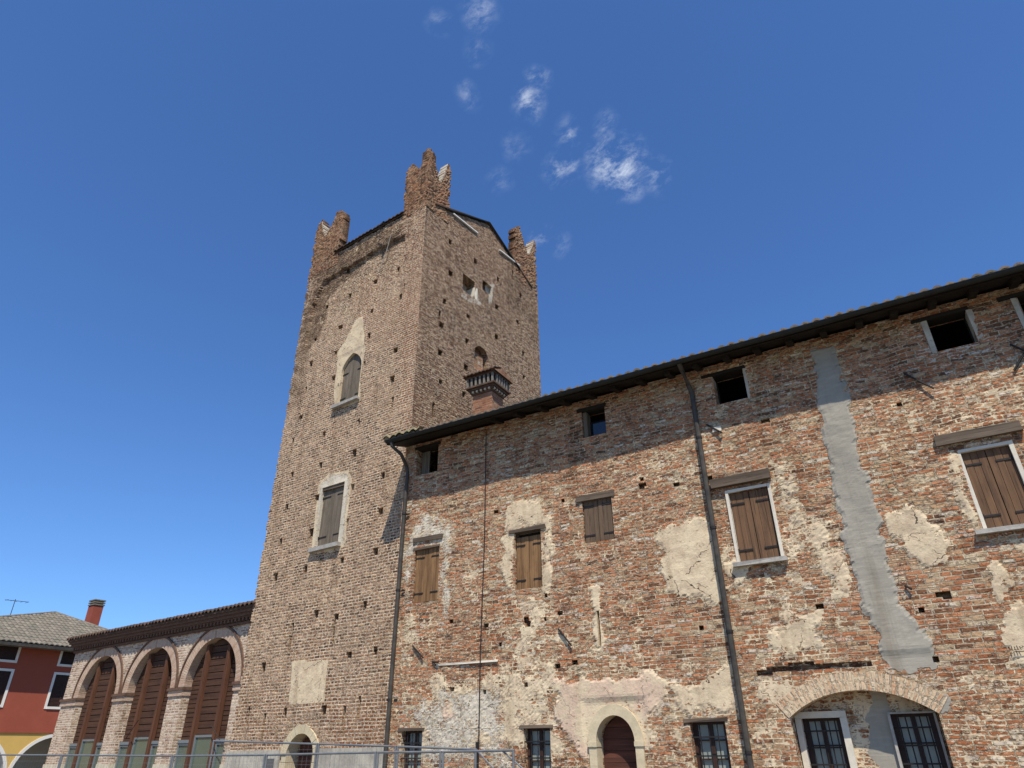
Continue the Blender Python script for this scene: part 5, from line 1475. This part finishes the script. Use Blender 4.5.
# hip roof
zr_ = h(56, 611, 5.0)[1]; xe = h(56, 611, 5.0)[0]
xl_ = h(-128, 631, -.6)[0]
zr_ -= .12
sl_ = (zr_ - ze) / 5.6
l = MB(HF)
E0, E1, E2, E3 = (xl_, -.6, ze), (xr_e, -.6, ze), (xr_e, 10.6, ze), (xl_, 10.6, ze)
A1 = (xe, 5.0, zr_)
for q_ in ([E0, E1, A1], [E1, E2, A1], [E2, E3, A1], [E3, E0, A1]): l.quad(q_)
l.quad([(a, b, c - .12) for a, b, c in (E3, E2, E1, E0)])
Es = [E0, E1, E2, E3]
for i in range(4):
    a, b = Es[i], Es[(i + 1) % 4]; l.quad([(a[0], a[1], a[2] - .12), (b[0], b[1], b[2] - .12), b, a])
rf = l.out('roof', M['tile_grey'], house)
wavy('tiles', HF, xl_, xr_e, -.62, 5.0, ze + .02, sl_, .24, .07, M['tile_grey'], rf, row=.40, n=4,
     xlim=lambda y: (xl_ + (xe - xl_) * np.clip((y + .6) / 5.6, 0, 1), xr_e - (xr_e - xe) * np.clip((y + .6) / 5.6, 0, 1)))
l = MB(HF); l.tube([(xl_, -.6, ze + .03), (xe, 5.0, zr_ + .02), (xr_e, -.6, ze + .03)], .09, 8); l.out('ridge_tiles', M['tile_grey'], rf)
l = MB(HF); l.box(xl_, xr_e, -.78, -.62, ze - .16, ze - .02); l.out('gutter', M['pipe'], house)
cy_ = 4.2; c0_, c1_ = h(89, 624, cy_), h(104.5, 622, cy_)
ct_ = h(97, 599, cy_)[1]; zb0 = min(c0_[1], c1_[1]) - .8
cw_ = (c1_[0] - c0_[0]) * .66; cxx = c0_[0]
l = MB(HF); l.box(cxx, cxx + cw_, cy_, cy_ + .7, zb0, ct_ - .36); ch = l.out('chimney', M['housechim'], house)
l = MB(HF)
for k in range(3): l.box(cxx - .04, cxx + cw_ + .04, cy_ - .04, cy_ + .74, ct_ - .34 + k * .13, ct_ - .27 + k * .13)
l.box(cxx + .05, cxx + cw_ - .05, cy_ + .05, cy_ + .65, ct_ - .36, ct_ - .05); l.out('chimney_cap', M['tile_grey'], ch)
a_ = h(10, 616, 5.0); l = MB(HF); l.tube([(a_[0], 5.0, a_[1] - .3), (a_[0], 5.0, a_[1] + .9)], .02, 6)
l.tube([(a_[0] - .5, 5.0, a_[1] + .8), (a_[0] + .7, 5.0, a_[1] + .85)], .014, 6)
for k in range(5): l.tube([(a_[0] - .4 + k * .25, 4.8, a_[1] + .81), (a_[0] - .4 + k * .25, 5.2, a_[1] + .81)], .010, 5)
l.out('antenna', M['pipe'], house)

# ================================================================== FENCES
def fence_panel(p, q, yp, label, brace=None, rail2=None, r=.021, ztp=None):
    a, b = WG.hit(p[0], p[1], yp), WG.hit(q[0], q[1], yp)
    za, zb = a[1], b[1]
    t = thing('fence_panel', label, 'fence', (((a[0] + b[0]) / 2), yp, 0), 'temporary steel fence panels along the buildings')
    fr = Frame((0, yp, 0), (1, 0, 0), (0, 1, 0)); xa, xb = a[0] + .03, b[0] - .03
    l = MB(fr); l.tube([(xa, 0, .12), (xa, 0, za)], r, 8); l.tube([(xb, 0, .12), (xb, 0, zb)], r, 8); l.tube([(xa - .02, 0, za), (xb + .02, 0, zb)], r * .9, 8); l.tube([(xa, 0, .2), (xb, 0, .2)], r * .8, 8)
    l.out('frame', M['galv'], t, True)
    l = MB(fr); n = int((xb - xa) / .12)
    for i in range(1, n):
        x = xa + (xb - xa) * i / n; l.tube([(x, 0, .2), (x, 0, za + (zb - za) * i / n)], .0016, 3, False)
    for k in range(1, 8): z = .2 + (za - .2) * k / 8; l.tube([(xa, 0, z), (xb, 0, z)], .0016, 3, False)
    l.out('mesh_infill', M['galv'], t)
    for x in (xa, xb):
        l = MB(fr); l.prism([(x - .11, 0.005), (x + .11, 0.005), (x + .09, .13), (x - .09, .13)], -.3, .3); l.out('foot', M['concrete'], t)
    if brace:
        for (u, v) in brace:
            c, d = WG.hit(u[0], u[1], yp), WG.hit(v[0], v[1], yp + .02)
            k = (1.0 - d[1]) / (c[1] - d[1] + 1e-6)
            l = MB(fr); ex = d[0] + (d[0] - c[0]) * .8; ez = d[1] + (d[1] - c[1]) * .8
            l.tube([(c[0], .02, c[1]), (ex, .02, ez)], r * .7, 6); l.out('brace', M['galv'], t)
    return t


fence_panel((213, 741), (318, 744), -1.3, 'steel mesh fence panel across the foot of the tower and its arched door')
fence_panel((318, 744), (397, 746.5), -1.3, 'steel mesh fence panel between the tower door and the corner downpipe')
fence_panel((397, 746.5), (477, 749.6), -1.3, 'steel mesh fence panel in front of the leftmost barred window of the wing', brace=[((476, 750), (492, 767))])
fence_panel((-60, 754.5), (62, 755.2), -2.2, 'steel mesh fence panel in front of the yellow arches of the red house')
fence_panel((62, 755.2), (173, 756.0), -2.2, 'steel mesh fence panel in front of the two left timber screens')
fence_panel((173, 756.0), (266, 755.0), -2.2, 'lower steel mesh fence panel between the right timber screen and the tower door')
fence_panel((266, 755.0), (377, 752.4), -2.2, 'lower steel mesh fence panel in front of the tower door')
fence_panel((377, 752.4), (442, 752.0), -2.2, 'short low fence panel in front of the corner downpipe')
fence_panel((442, 752.0), (515, 750.3), -2.2, 'low fence panel with a slanting brace left of the second barred window', brace=[((502, 751), (522, 768))])
